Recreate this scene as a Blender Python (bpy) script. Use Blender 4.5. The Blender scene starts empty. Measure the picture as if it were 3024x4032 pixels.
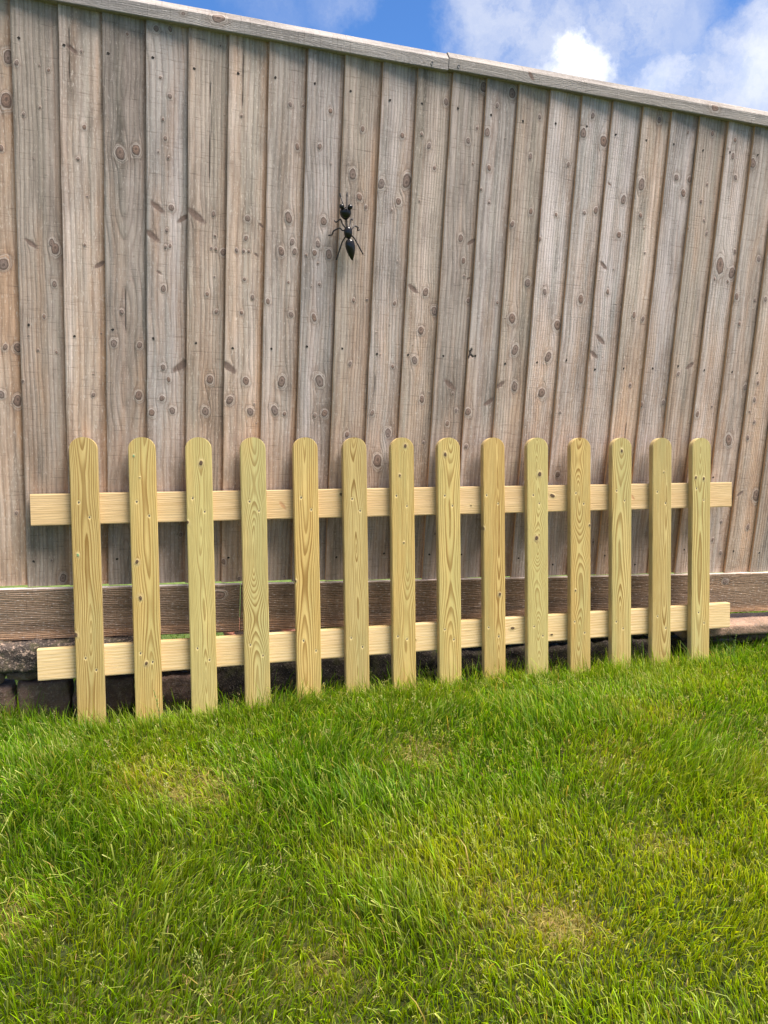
import bpy, math, random
import numpy as np
from mathutils import Matrix, Vector

S = bpy.context.scene
COL = S.collection
rad = math.radians

# ---------------------------------------------------------------- camera
R = [[0.9604552557, -0.2736628849, 0.0513256973],      # image right
     [0.0012662947, -0.1800416671, -0.9836581696],     # image down
     [0.2784314965, 0.9448246523, -0.1725754276]]      # view direction
CAM = (0.0, -2.2850983599, 0.6383294853)
cd = bpy.data.cameras.new('camera')
cam = bpy.data.objects.new('camera', cd)
COL.objects.link(cam)
m = Matrix.Identity(4)
for k in range(3):
    m[k][0] = R[0][k]; m[k][1] = -R[1][k]; m[k][2] = -R[2][k]; m[k][3] = CAM[k]
cam.matrix_world = m
cd.sensor_fit = 'VERTICAL'; cd.sensor_height = 24.0; cd.sensor_width = 18.0
cd.lens = 24.0 * 3002.577 / 4032.0
cd.clip_start = 0.05; cd.clip_end = 3000
S.camera = cam

# ---------------------------------------------------------------- light
SUN_EL = 68.0                       # high, almost in the plane of the tall fence, veiled by thin cloud
SUN_AZ_MATH = -36.0                 # degrees from +X, counter clockwise
sd = bpy.data.lights.new('sun', 'SUN')
sd.energy = 5.0; sd.angle = rad(34); sd.color = (1.0, 0.90, 0.82)
sun = bpy.data.objects.new('sun', sd); COL.objects.link(sun)
el, az = rad(SUN_EL), rad(SUN_AZ_MATH)
sdir = Vector((math.cos(el) * math.cos(az), math.cos(el) * math.sin(az), math.sin(el)))
sun.rotation_euler = sdir.to_track_quat('Z', 'Y').to_euler()
sun.location = (0, -2, 4)

S.view_settings.view_transform = 'Standard'
S.view_settings.look = 'None'
S.view_settings.gamma = 1.0
S.view_settings.use_curve_mapping = False
S.view_settings.exposure = 1.14

w = bpy.data.worlds.new('World'); S.world = w; w.use_nodes = True
wt = w.node_tree; wt.nodes.clear()


class G:
    """tiny node-graph helper"""
    def __init__(s, tree): s.t = tree

    def node(s, kind, **kw):
        n = s.t.nodes.new(kind)
        for k, v in kw.items(): setattr(n, k, v)
        return n

    def put(s, sock, v):
        if isinstance(v, bpy.types.NodeSocket): s.t.links.new(v, sock)
        elif v is not None:
            if hasattr(sock, 'default_value') and hasattr(sock.default_value, '__len__') and not hasattr(v, '__len__'):
                v = (v,) * len(sock.default_value)
            if hasattr(v, '__len__') and len(v) == 3 and len(sock.default_value) == 4: v = tuple(v) + (1.0,)
            sock.default_value = v

    def math(s, op, a, b=None, c=None, clamp=False):
        n = s.node('ShaderNodeMath', operation=op, use_clamp=clamp)
        s.put(n.inputs[0], a)
        if b is not None: s.put(n.inputs[1], b)
        if c is not None: s.put(n.inputs[2], c)
        return n.outputs[0]

    def vmath(s, op, a, b=None, scale=None):
        n = s.node('ShaderNodeVectorMath', operation=op)
        s.put(n.inputs[0], a)
        if b is not None: s.put(n.inputs[1], b)
        if scale is not None: s.put(n.inputs['Scale'], scale)
        return n.outputs['Value'] if op in ('DOT_PRODUCT', 'LENGTH', 'DISTANCE') else n.outputs['Vector']

    def attr(s, name, out='Fac'):
        return s.node('ShaderNodeAttribute', attribute_name=name).outputs[out]

    def noise(s, vec, scale=1.0, detail=3.0, rough=0.55, dist=0.0, color=False):
        n = s.node('ShaderNodeTexNoise')
        s.put(n.inputs['Vector'], vec); s.put(n.inputs['Scale'], scale)
        n.inputs['Detail'].default_value = detail; n.inputs['Roughness'].default_value = rough
        n.inputs['Distortion'].default_value = dist
        return n.outputs['Color'] if color else n.outputs['Fac']

    def ss(s, v, lo, hi, a=0.0, b=1.0):
        n = s.node('ShaderNodeMapRange', interpolation_type='SMOOTHSTEP')
        s.put(n.inputs['Value'], v); s.put(n.inputs['From Min'], lo); s.put(n.inputs['From Max'], hi)
        s.put(n.inputs['To Min'], a); s.put(n.inputs['To Max'], b)
        return n.outputs['Result']

    def mix(s, f, a, b, mode='MIX'):
        n = s.node('ShaderNodeMix', data_type='RGBA', blend_type=mode)
        s.put(n.inputs['Factor'], f); s.put(n.inputs[6], a); s.put(n.inputs[7], b)
        return n.outputs[2]

    def ramp(s, f, stops, interp='LINEAR'):
        n = s.node('ShaderNodeValToRGB'); cr = n.color_ramp; cr.interpolation = interp
        while len(cr.elements) < len(stops): cr.elements.new(0.5)
        for e, (p, c) in zip(cr.elements, stops):
            e.position = p; e.color = tuple(c) + (1.0,) if len(c) == 3 else c
        s.put(n.inputs[0], f)
        return n.outputs['Color']

    def xyz(s, v):
        n = s.node('ShaderNodeSeparateXYZ'); s.put(n.inputs[0], v)
        return n.outputs

    def comb(s, x, y, z):
        n = s.node('ShaderNodeCombineXYZ')
        s.put(n.inputs[0], x); s.put(n.inputs[1], y); s.put(n.inputs[2], z)
        return n.outputs[0]

    def bump(s, h, strength, dist, normal=None):
        n = s.node('ShaderNodeBump')
        n.inputs['Strength'].default_value = strength; n.inputs['Distance'].default_value = dist
        s.put(n.inputs['Height'], h)
        if normal is not None: s.put(n.inputs['Normal'], normal)
        return n.outputs[0]


def world_sky():
    g = G(wt)
    sky = g.node('ShaderNodeTexSky', sky_type='NISHITA')
    sky.sun_disc = False; sky.sun_elevation = el; sky.sun_rotation = math.pi / 2 - az
    sky.air_density = 1.0; sky.dust_density = 0.3; sky.ozone_density = 3.0; sky.altitude = 50
    d = g.node('ShaderNodeTexCoord').outputs['Generated']
    dn = g.vmath('NORMALIZE', d)
    # deeper blue than the plain model, as in the photograph
    blue = g.mix(1.0, sky.outputs[0], SKY_TINT, 'MULTIPLY')
    wob = g.noise(dn, 18.0, 8.0, 0.68, color=True)
    wob = g.vmath('SCALE', g.vmath('SUBTRACT', wob, (0.5, 0.5, 0.5)), scale=0.085)
    wob2 = g.noise(dn, 4.5, 3.0, 0.5, color=True)
    wob2 = g.vmath('SCALE', g.vmath('SUBTRACT', wob2, (0.5, 0.5, 0.5)), scale=0.06)
    dd = g.vmath('ADD', g.vmath('ADD', dn, wob), wob2)
    mask = 0.0; puff = 0.0
    for (vx, vy, vz, r, soft, amt, kind) in CLOUDS:
        dist = g.vmath('DISTANCE', dd, (vx, vy, vz))
        k = g.ss(dist, r * (1 + soft), r * (1 - soft), 0.0, amt)
        if kind == 'puff': puff = g.math('MAXIMUM', puff, k)
        else: mask = g.math('MAXIMUM', mask, k)
    # general broken cloud over the rest of the sky
    gen = g.ss(g.noise(g.vmath('ADD', dn, wob), 2.3, 6.0, 0.6), 0.44, 0.60)
    away = g.ss(g.vmath('DISTANCE', dn, (0.27, 0.85, 0.42)), 0.42, 0.75)
    mask = g.math('MAXIMUM', mask, g.math('MULTIPLY', g.math('MULTIPLY', gen, away), 0.9))
    tex = g.noise(g.vmath('ADD', dn, wob), 11.0, 8.0, 0.66)
    mask = g.math('MULTIPLY', mask, g.ss(tex, 0.32, 0.56, 0.62, 1.0))
    ccol = g.ramp(tex, [(0.3, CLOUD_DARK), (0.7, CLOUD_LIGHT)])
    # unseen clouds out of view, made brighter and warmer to light the scene
    ccol = g.mix(away, ccol, g.ramp(tex, [(0.3, (6.6,5.7,4.3)), (0.7, (13.4,11.6,8.6))]))
    # low unseen cloud is dimmed so the light falls mostly from above
    low = g.math('MAXIMUM', g.ss(g.xyz(dn)[2], 0.12, 0.75, 0.22, 1.0), g.math('SUBTRACT', 1.0, away))
    ccol = g.mix(1.0, ccol, g.comb(low, low, low), 'MULTIPLY')
    col = g.mix(mask, blue, ccol)
    col = g.mix(puff, col, CLOUD_PUFF)
    bg = g.node('ShaderNodeBackground'); g.put(bg.inputs['Color'], col); bg.inputs['Strength'].default_value = 0.06
    out = g.node('ShaderNodeOutputWorld'); wt.links.new(bg.outputs[0], out.inputs[0])


SKY_TINT = (0.62, 0.98, 1.42)
CLOUD_DARK = (4.3, 5.0, 7.0)
CLOUD_LIGHT = (6.5, 6.8, 7.7)
CLOUD_PUFF = (11.5, 11.4, 11.2)
CLOUDS = [
    (0.3809, 0.8223, 0.4229, 0.0911, 0.35, 0.80, 'c'),
    (0.4393, 0.7975, 0.4136, 0.0911, 0.40, 0.80, 'c'),
    (0.3519, 0.8478, 0.3968, 0.0577, 0.45, 0.75, 'c'),
    (0.4283, 0.8270, 0.3642, 0.0789, 0.45, 0.75, 'c'),
    (0.4764, 0.8082, 0.3462, 0.0668, 0.40, 0.70, 'c'),
    (0.5025, 0.7765, 0.3801, 0.0546, 0.60, 0.55, 'c'),
    (0.5235, 0.7875, 0.3253, 0.0376, 0.30, 0.80, 'c'),
    (0.6094, 0.7254, 0.3201, 0.0850, 0.25, 0.85, 'c'),
    (0.6189, 0.7034, 0.3494, 0.0729, 0.30, 0.80, 'c'),
    (0.5914, 0.7436, 0.3119, 0.0364, 0.40, 0.70, 'c'),
    (0.1796, 0.8979, 0.4018, 0.0273, 0.70, 0.45, 'c'),
    (0.1166, 0.9005, 0.4189, 0.0425, 0.70, 0.30, 'c'),
    (0.4302, 0.8305, 0.3539, 0.0231, 0.55, 0.90, 'puff'),
    (0.4486, 0.8261, 0.3410, 0.0255, 0.60, 0.60, 'puff'),
    (0.4337, 0.8364, 0.3351, 0.0304, 0.50, 0.80, 'puff'),
    (0.5993, 0.7245, 0.3407, 0.0364, 0.90, 0.30, 'puff'),
    (0.5228, 0.7871, 0.3274, 0.0243, 0.80, 0.25, 'puff'),
]
world_sky()

# ---------------------------------------------------------------- helpers
def hash01(*a):
    h = 0.0
    for i, v in enumerate(a): h = h + np.asarray(v, dtype=np.float64) * (127.1, 311.7, 74.7, 269.5)[i]
    return np.abs(np.modf(np.sin(h) * 43758.5453)[0])


def vn(x, y, seed=0.0):
    """2-d value noise 0..1"""
    xi, yi = np.floor(x), np.floor(y); fx, fy = x - xi, y - yi
    fx = fx * fx * (3 - 2 * fx); fy = fy * fy * (3 - 2 * fy)
    a = hash01(xi, yi, seed); b = hash01(xi + 1, yi, seed); c = hash01(xi, yi + 1, seed); d = hash01(xi + 1, yi + 1, seed)
    return (a * (1 - fx) + b * fx) * (1 - fy) + (c * (1 - fx) + d * fx) * fy


def fbm(x, y, seed=0.0, octv=3):
    s = 0; a = 0.5; t = 0
    for o in range(octv):
        s = s + a * vn(x * 2 ** o, y * 2 ** o, seed + o * 7.3); t += a; a *= 0.5
    return s / t


def mesh_obj(name, verts, faces, mat, parent=None, attrs=None, smooth=False, mats=None, midx=None, link=True):
    """faces: list of index lists or an (n,4)/(n,3) array"""
    me = bpy.data.meshes.new(name)
    verts = np.asarray(verts, dtype=np.float32)
    if isinstance(faces, np.ndarray):
        loops = faces.ravel(); n = faces.shape[0]; starts = np.arange(n) * faces.shape[1]
        me.vertices.add(len(verts)); me.vertices.foreach_set('co', verts.ravel())
        me.loops.add(len(loops)); me.loops.foreach_set('vertex_index', loops.astype(np.int32))
        me.polygons.add(n); me.polygons.foreach_set('loop_start', starts.astype(np.int32))
        me.update(calc_edges=True)
    else:
        flat = [i for f in faces for i in f]
        starts = np.cumsum([0] + [len(f) for f in faces[:-1]])
        me.vertices.add(len(verts)); me.vertices.foreach_set('co', verts.ravel())
        me.loops.add(len(flat)); me.loops.foreach_set('vertex_index', np.array(flat, dtype=np.int32))
        me.polygons.add(len(faces)); me.polygons.foreach_set('loop_start', starts.astype(np.int32))
        me.update(calc_edges=True)
    for mm in (mats or [mat]): me.materials.append(mm)
    if midx is not None: me.polygons.foreach_set('material_index', np.asarray(midx, dtype=np.int32))
    me.polygons.foreach_set('use_smooth', np.full(len(me.polygons), smooth, dtype=bool))
    if attrs:
        for k, v in attrs.items():
            v = np.asarray(v, dtype=np.float32)
            if v.ndim == 1:
                a = me.attributes.new(k, 'FLOAT', 'POINT'); a.data.foreach_set('value', v)
            elif v.shape[1] == 3:
                a = me.attributes.new(k, 'FLOAT_VECTOR', 'POINT'); a.data.foreach_set('vector', v.ravel())
            else:
                a = me.attributes.new(k, 'FLOAT_COLOR', 'POINT'); a.data.foreach_set('color', v.ravel())
    me.validate()
    o = bpy.data.objects.new(name, me)
    if link: COL.objects.link(o)
    if parent is not None: o.parent = parent
    return o


def tag(o, label=None, category=None, group=None, kind=None):
    for k, v in (('label', label), ('category', category), ('group', group), ('kind', kind)):
        if v: o[k] = v
    return o


def empty(name, matrix, label, category, group=None):
    o = bpy.data.objects.new(name, None); COL.objects.link(o)
    o.matrix_world = matrix; o.empty_display_size = 0.05
    return tag(o, label, category, group)


def new_mat(name, rough=0.8):
    mt = bpy.data.materials.new(name); mt.use_nodes = True
    g = G(mt.node_tree); b = mt.node_tree.nodes['Principled BSDF']
    b.inputs['Roughness'].default_value = rough
    return mt, g, b


# ---------------------------------------------------------------- wood
def knot_field(u, v, knots):
    """u, v in metres. Returns sideways shift of the grain, distance ratio to the nearest knot, scar mask, dark mask"""
    du = np.zeros_like(u); kd = np.full_like(u, 4.0); sc = np.zeros_like(u); dk = np.zeros_like(u); kid = np.zeros_like(u)
    for j, (ku, kv, kr, ty) in enumerate(knots):
        if ty == 'n': continue
        a = u - ku; b = v - kv
        if ty in 'LR':
            s = 1 if ty == 'R' else -1
            # slanting branch scar: long ellipse
            ca, sa = math.cos(s * 0.62), math.sin(s * 0.62)
            p = a * ca + b * sa; q = -a * sa + b * ca
            rr = np.sqrt((p / (kr * 1.15)) ** 2 + (q / (kr * 0.38)) ** 2)
            rr = rr * (0.85 + 0.3 * vn(u * 260, v * 260, j))
            sc = np.maximum(sc, np.clip(1.35 - rr, 0, 1))
            rho2 = a ** 2 + (b / 1.6) ** 2; R2 = (kr * 0.55) ** 2
            du += -a * np.minimum(R2 / np.maximum(rho2, R2 * 0.5), 1.6) * np.exp(-np.sqrt(rho2) / (kr * 1.8))
            continue
        if ty == 'c':
            w_ = 0.0022 * np.clip(1 - np.abs(b) / (kr * 0.5), 0, 1) ** 0.4
            cc = np.clip(1.25 - np.abs(a - 0.0015 * np.sin(v * 30 + ku)) / np.maximum(w_, 1e-5), 0, 1) * (np.abs(b) < kr * 0.5)
            dk = np.maximum(dk, 0.75 * cc)
            continue
        if ty == 'h':
            for (ex, ez) in ((0.003, 0.015), (-0.006, -0.013), (0.010, -0.007), (-0.002, 0.009)):
                t_ = np.clip((a * ex + b * ez) / (ex * ex + ez * ez), 0, 1)
                dk = np.maximum(dk, np.clip(1.7 - np.hypot(a - ex * t_, b - ez * t_) / 0.0024, 0, 1))
            continue
        asp = 1.05 + 0.55 * float(hash01(j, ku * 31, kv))
        ang = (hash01(j, ku * 50) - 0.5) * 0.7
        p = a * math.cos(ang) + b * math.sin(ang); q = -a * math.sin(ang) + b * math.cos(ang)
        rr = np.sqrt(p ** 2 + (q / asp) ** 2) / kr
        rr = rr * (0.86 + 0.28 * vn(a / kr * 1.5 + 9, b / kr * 1.2 + 9, j)) * (1 + 0.14 * np.sign(math.sin(j * 2.1)) * np.clip(b / kr, -1.5, 1.5) * (1 if kr > 0.004 else 0))
        upd = rr < kd
        kd = np.where(upd, rr, kd); kid = np.where(upd, j * 0.37 + 0.1, kid)
        R1 = kr * 1.35; rho2 = a ** 2 + (b / 2.0) ** 2
        du += -a * (R1 ** 2 / np.maximum(rho2, R1 ** 2)) * np.exp(-np.maximum(np.sqrt(rho2) - R1, 0) / (kr * 3.2))
    return du, kd, sc, dk, kid


def grain(u, v, seed, spacing, du, kd, kid, kscale, flame=0.5, u0=None, damp=0.03, zlen=0.45, rag=1.0):
    """ring phase of a plank cut from a trunk: distance to a wandering pith"""
    rs = np.random.RandomState(int(seed * 1000) % 100000)
    ph = rs.rand(8) * 6.28
    L = zlen
    wob = rag * 0.006 * np.sin(v / L * 6.28 + ph[0]) + 0.003 * np.sin(v / L * 15.1 + ph[1]) * rag + rag * 0.0012 * np.sin(v / L * 40 + ph[2])
    if u0 is None: u0 = (rs.rand() - 0.5) * 0.05
    d = damp * (1 - flame + flame * (0.9 * np.sin(v / L * 3.9 + ph[3]) + 0.45 * np.sin(v / L * 9.1 + ph[4]) + 0.22 * np.sin(v / L * 23 + ph[5])))
    d = d + 0.0035 * (fbm(u * 40, v * 9, seed + 3) - 0.5)
    ue = u + du - u0 - wob
    r = np.sqrt(ue ** 2 + d ** 2 + 1e-7)
    phase = r / spacing + 0.55 * fbm(u * 60, v * (7 * rag), seed + 5, 3) + 0.25 * np.sin(r / spacing * 0.7)
    return phase


def plank(name, width, length, nu, nv, thick_l, thick_r, slope, mat, mat_edge, knots, seed, parent, matrix=None,
          spacing=0.0045, flame=0.5, u0=None, damp=0.03, zlen=0.45, half=None, relief=0.0006, bev=0.0012,
          jag=0.0, horiz=False, extra=None, wav=0.0, rag=1.0):
    """a sawn board. local axes: X across (0..width), Y depth (front is the smallest), Z along (0..length).
    half(z) -> (left, right) limits across for each row (round tops)"""
    zz = np.linspace(0, length, nv)
    if half is not None: zz = half('rows', length, nv)
    nv = len(zz)
    tu = np.linspace(0, 1, nu)
    U, V = np.meshgrid(tu, zz)
    lo = np.zeros_like(zz); hi = np.full_like(zz, width)
    if half is not None: lo, hi = half('lim', zz, width)
    if wav:
        lo = lo + wav * (fbm(zz * 9, zz * 0, seed + 21) - 0.5) * 2; hi = hi + wav * (fbm(zz * 8, zz * 0, seed + 22) - 0.5) * 2
    UU = lo[:, None] + (hi - lo)[:, None] * U
    if jag:
        V = V + jag * (hash01(U * 57, V * 0 + (V > length / 2), seed) - 0.5) * ((V <= zz[0] + 1e-9) | (V >= zz[-1] - 1e-9))
    kk = [(a / 1000, b / 1000, r / 1000, t) for a, b, r, t in knots]
    du, kd, sc, dk, kid = knot_field(UU, V, kk)
    phase = grain(UU, V, seed, spacing, du, kd, kid, 1, flame, u0, damp, zlen, rag)
    ridge = 0.5 + 0.5 * np.sin(phase * 6.283)
    Y = slope * UU / width
    Y = Y + relief * (ridge - 0.5) * (kd > 1.1) - 0.0012 * np.clip(1.6 - kd, 0, 1) * (relief > 0) + 0.003 * dk + relief * 1.5 * sc
    Y = Y + relief * 1.5 * (fbm(UU * 200, V * 25, seed + 8, 2) - 0.5)
    Y[:, 0] += bev; Y[:, -1] += bev
    front = np.stack([UU, Y, V], -1)
    back_r = np.stack([hi, slope * hi / width + thick_r, zz], -1)[:, None]
    back_l = np.stack([lo, slope * lo / width + thick_l, zz], -1)[:, None]
    P = np.concatenate([front, back_r, back_l], 1)       # nv x (nu+2)
    npf = nu + 2
    verts = P.reshape(-1, 3)
    idx = np.arange(nv * npf).reshape(nv, npf)
    a = idx[:-1]; b = idx[1:]
    nxt = lambda q: np.roll(q, -1, 1)
    quads = np.stack([a, nxt(a), nxt(b), b], -1).reshape(-1, 4)
    mi = np.tile(np.array([0] * (nu - 1) + [1, 1, 1]), nv - 1)
    faces = quads.tolist() + [idx[0][::-1].tolist(), idx[-1].tolist()]
    mi = np.concatenate([mi, [1, 1]])

    def pad(A, f=None):
        return np.concatenate([A, A[:, -1:], A[:, :1]], 1).reshape(-1)
    wc = np.stack([pad(UU), pad(V), np.full(nv * npf, seed * 3.7)], -1)
    att = {'ph': pad(phase), 'kd': pad(kd), 'sc': pad(sc), 'dk': pad(dk), 'kid': pad(kid), 'wc': wc,
           'uu': pad(UU / width), 'vv': pad(V / length)}
    if extra: att.update({k: pad(f(UU, V)) for k, f in extra.items()})
    o = mesh_obj(name, verts, faces, mat, parent, att, mats=[mat, mat_edge], midx=mi)
    if matrix is not None: o.matrix_local = matrix
    return o


def weathered(name, grey, tan, line=0.55, edge=False, tanbias=0.0, dark=1.0, horizontal=False):
    mt, g, b = new_mat(name, 0.9)
    wc = g.attr('wc', 'Vector')
    x, y, z = g.xyz(wc)[0], g.xyz(wc)[1], g.xyz(wc)[2]
    oi = g.node('ShaderNodeObjectInfo').outputs['Random']
    ph = g.attr('ph'); kd = g.attr('kd'); sc = g.attr('sc'); dk = g.attr('dk'); kid = g.attr('kid'); uu = g.attr('uu'); vv = g.attr('vv')
    v = lambda a, c, k=1.0: g.comb(g.math('MULTIPLY', x, a), g.math('MULTIPLY', y, c), g.math('MULTIPLY', z, k))
    patch = g.noise(v(22, 2.2), 1.0, 4, 0.6)
    patch2 = g.noise(v(40, 1.3, 1.7), 1.0, 3, 0.55)
    fibre = g.noise(v(480, 18), 1.0, 5, 0.7)
    ridge = g.noise(v(120, 4.0, 2.2), 1.0, 4, 0.65)
    saw = g.noise(v(16, 260, 1.3), 1.0, 3, 0.7)
    # amount of brown wood showing: more near the sheltered right edge and lower down
    t = g.math('ADD', g.math('MULTIPLY', g.ss(uu, 0.58, 0.96), 0.45), g.math('MULTIPLY', g.ss(vv, 0.95, 0.2), 0.50))
    t = g.math('ADD', t, g.math('MULTIPLY', g.math('SUBTRACT', patch, 0.5), 2.9))
    t = g.math('ADD', t, g.math('MULTIPLY', g.math('SUBTRACT', oi, 0.5), 0.45))
    t = g.math('ADD', t, tanbias - 0.04, clamp=True)
    gcol = g.ramp(patch2, [(0.28, grey[0]), (0.5, grey[1]), (0.72, grey[2])])
    tcol = g.ramp(g.noise(v(60, 2.0, 2.9), 1.0, 3, 0.6), [(0.3, tan[0]), (0.7, tan[1])])
    col = g.mix(g.math('MULTIPLY', t, 0.85), gcol, tcol)
    rim_t = g.math('MULTIPLY', g.ss(g.math('ADD', uu, g.math('MULTIPLY', g.math('SUBTRACT', patch2, 0.5), 0.5)), 0.72, 0.9), 0.5)
    col = g.mix(rim_t, col, (0.44, 0.255, 0.14))
    # growth ring lines
    s = g.math('ADD', g.math('MULTIPLY', g.math('SINE', g.math('MULTIPLY', ph, 6.2832)), 0.5), 0.5)
    ln = g.math('POWER', s, 4.0)
    ln = g.math('MULTIPLY', ln, g.ss(ridge, 0.25, 0.7, 0.35, 1.0))
    col = g.mix(g.math('MULTIPLY', ln, line), col, g.mix(1.0, col, (0.50, 0.44, 0.40), 'MULTIPLY'))
    col = g.mix(1.0, col, g.ramp(fibre, [(0.25, (0.80, 0.79, 0.78)), (0.5, (1, 1, 1)), (0.8, (1.14, 1.14, 1.14))]), 'MULTIPLY')
    col = g.mix(1.0, col, g.ramp(ridge, [(0.28, (0.68, 0.665, 0.65)), (0.5, (1, 1, 1)), (0.75, (1.16, 1.17, 1.17))]), 'MULTIPLY')
    col = g.mix(1.0, col, g.ramp(saw, [(0.30, (0.62, 0.60, 0.585)), (0.41, (1, 1, 1)), (0.68, (1, 1, 1)), (0.8, (1.15, 1.14, 1.13))]), 'MULTIPLY')
    blotch = g.noise(v(14, 3.5, 4.1), 1.0, 5, 0.65)
    col = g.mix(1.0, col, g.ramp(blotch, [(0.3, (0.62, 0.61, 0.60)), (0.5, (1, 1, 1)), (0.7, (1.16, 1.15, 1.13))]), 'MULTIPLY')
    rough_ = g.noise(v(330, 75, 2.7), 1.0, 3, 0.65)
    col = g.mix(g.ss(rough_, 0.54, 0.74, 0.0, 0.5), col, (0.72, 0.68, 0.64))
    # per board tone
    tone = g.math('ADD', 0.75, g.math('MULTIPLY', oi, 0.40))
    oi2 = g.math('FRACT', g.math('MULTIPLY', oi, 7.31))
    col = g.mix(1.0, col, g.comb(tone, g.math('MULTIPLY', tone, g.ss(oi2, 0, 1, 0.945, 1.01)), g.math('MULTIPLY', tone, g.ss(oi2, 0, 1, 0.85, 1.02))), 'MULTIPLY')
    col = g.mix(g.math('MULTIPLY', g.attr('fl'), 0.75), col, g.mix(1.0, col, (0.70, 0.66, 0.61), 'MULTIPLY'))
    # knots
    rings = g.math('ADD', g.math('MULTIPLY', g.math('SINE', g.math('MULTIPLY', kd, 17.0)), 0.5), 0.5)
    smudge = g.math('MULTIPLY', g.ss(kd, 3.3, 0.9), g.ss(g.noise(v(120, 60, 3.3), 1.0, 3, 0.6), 0.3, 0.65, 0.25, 0.8))
    col = g.mix(smudge, col, g.mix(1.0, col, (0.66, 0.58, 0.53), 'MULTIPLY'))
    eye = g.math('MULTIPLY', g.ss(kd, 1.9, 1.35), g.math('MULTIPLY', g.ss(kd, 0.9, 1.2), g.math('MULTIPLY', rings, 0.55)))
    col = g.mix(eye, col, (0.55, 0.50, 0.45))
    fine = g.noise(g.comb(g.math('MULTIPLY', x, 500), g.math('MULTIPLY', y, 500), kid), 1.0, 3, 0.7)
    hue = g.math('FRACT', g.math('MULTIPLY', kid, 3.7))
    kbody = g.mix(hue, (0.255, 0.205, 0.18), (0.29, 0.185, 0.135))
    kcol = g.mix(g.math('MULTIPLY', g.math('SUBTRACT', 1.0, rings), 0.45), kbody, (0.10, 0.07, 0.055))
    kcol = g.mix(g.math('MULTIPLY', g.ss(fine, 0.52, 0.34), 0.75), kcol, (0.07, 0.048, 0.038))
    col = g.mix(g.ss(kd, 1.12, 0.85, 0.0, 0.92), col, kcol)
    col = g.mix(g.math('MULTIPLY', g.ss(kd, 0.5, 0.05), 0.7), col, (0.05, 0.035, 0.03))
    rim = g.math('MULTIPLY', g.ss(kd, 0.70, 0.92), g.ss(kd, 1.2, 1.0))
    col = g.mix(g.math('MULTIPLY', rim, 0.72), col, (0.085, 0.06, 0.05))
    rim2 = g.math('MULTIPLY', g.math('MULTIPLY', g.ss(kd, 1.55, 1.72), g.ss(kd, 1.98, 1.8)), g.ss(fine, 0.35, 0.6, 0.1, 0.5))
    col = g.mix(rim2, col, (0.20, 0.16, 0.13))
    scol = g.mix(g.noise(v(300, 300), 1.0, 3, 0.6), (0.07, 0.045, 0.035), (0.24, 0.165, 0.13))
    col = g.mix(g.ss(sc, 0.05, 0.6, 0, 0.9), col, scol)
    col = g.mix(dk, col, (0.02, 0.012, 0.01))
    if edge: col = g.mix(0.88, col, g.mix(fibre, (0.60, 0.36, 0.20), (0.76, 0.52, 0.33)))
    if dark != 1.0: col = g.mix(1.0, col, (dark, dark, dark), 'MULTIPLY')
    g.put(b.inputs['Base Color'], col)
    hgt = g.math('ADD', g.math('MULTIPLY', fibre, 0.5), g.math('ADD', g.math('MULTIPLY', ridge, 0.6), g.math('MULTIPLY', saw, 0.35)))
    hgt = g.math('SUBTRACT', hgt, g.math('MULTIPLY', ln, 0.45))
    g.put(b.inputs['Normal'], g.bump(g.math('ADD', hgt, g.math('MULTIPLY', g.noise(v(420, 300, 1.9), 1.0, 3, 0.6), 0.5)), 0.7, 0.0022))
    return mt


GREY = [(0.32, 0.296, 0.266), (0.44, 0.392, 0.36), (0.555, 0.487, 0.46)]
TAN = [(0.37, 0.24, 0.16), (0.49, 0.345, 0.25)]
M_FENCE = weathered('weathered_softwood', GREY, TAN)
M_FENCE_EDGE = weathered('sheltered_board_edge', GREY, TAN, edge=True)
M_CAP = weathered('capping_wood', [(0.27, 0.255, 0.24), (0.32, 0.30, 0.28), (0.36, 0.335, 0.31)], [(0.31, 0.265, 0.235), (0.35, 0.305, 0.265)], line=0.25)
M_GRAVEL = weathered('gravel_board_wood', [(0.16, 0.112, 0.076), (0.195, 0.138, 0.094), (0.235, 0.168, 0.118)],
                     [(0.175, 0.115, 0.072), (0.225, 0.15, 0.10)], line=0.2, tanbias=0.1)
M_GRAVEL_EDGE = weathered('gravel_board_lit_edge', GREY, GREY[1:], line=0.3)  # pale edges: light on the top face put into the colour


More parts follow.
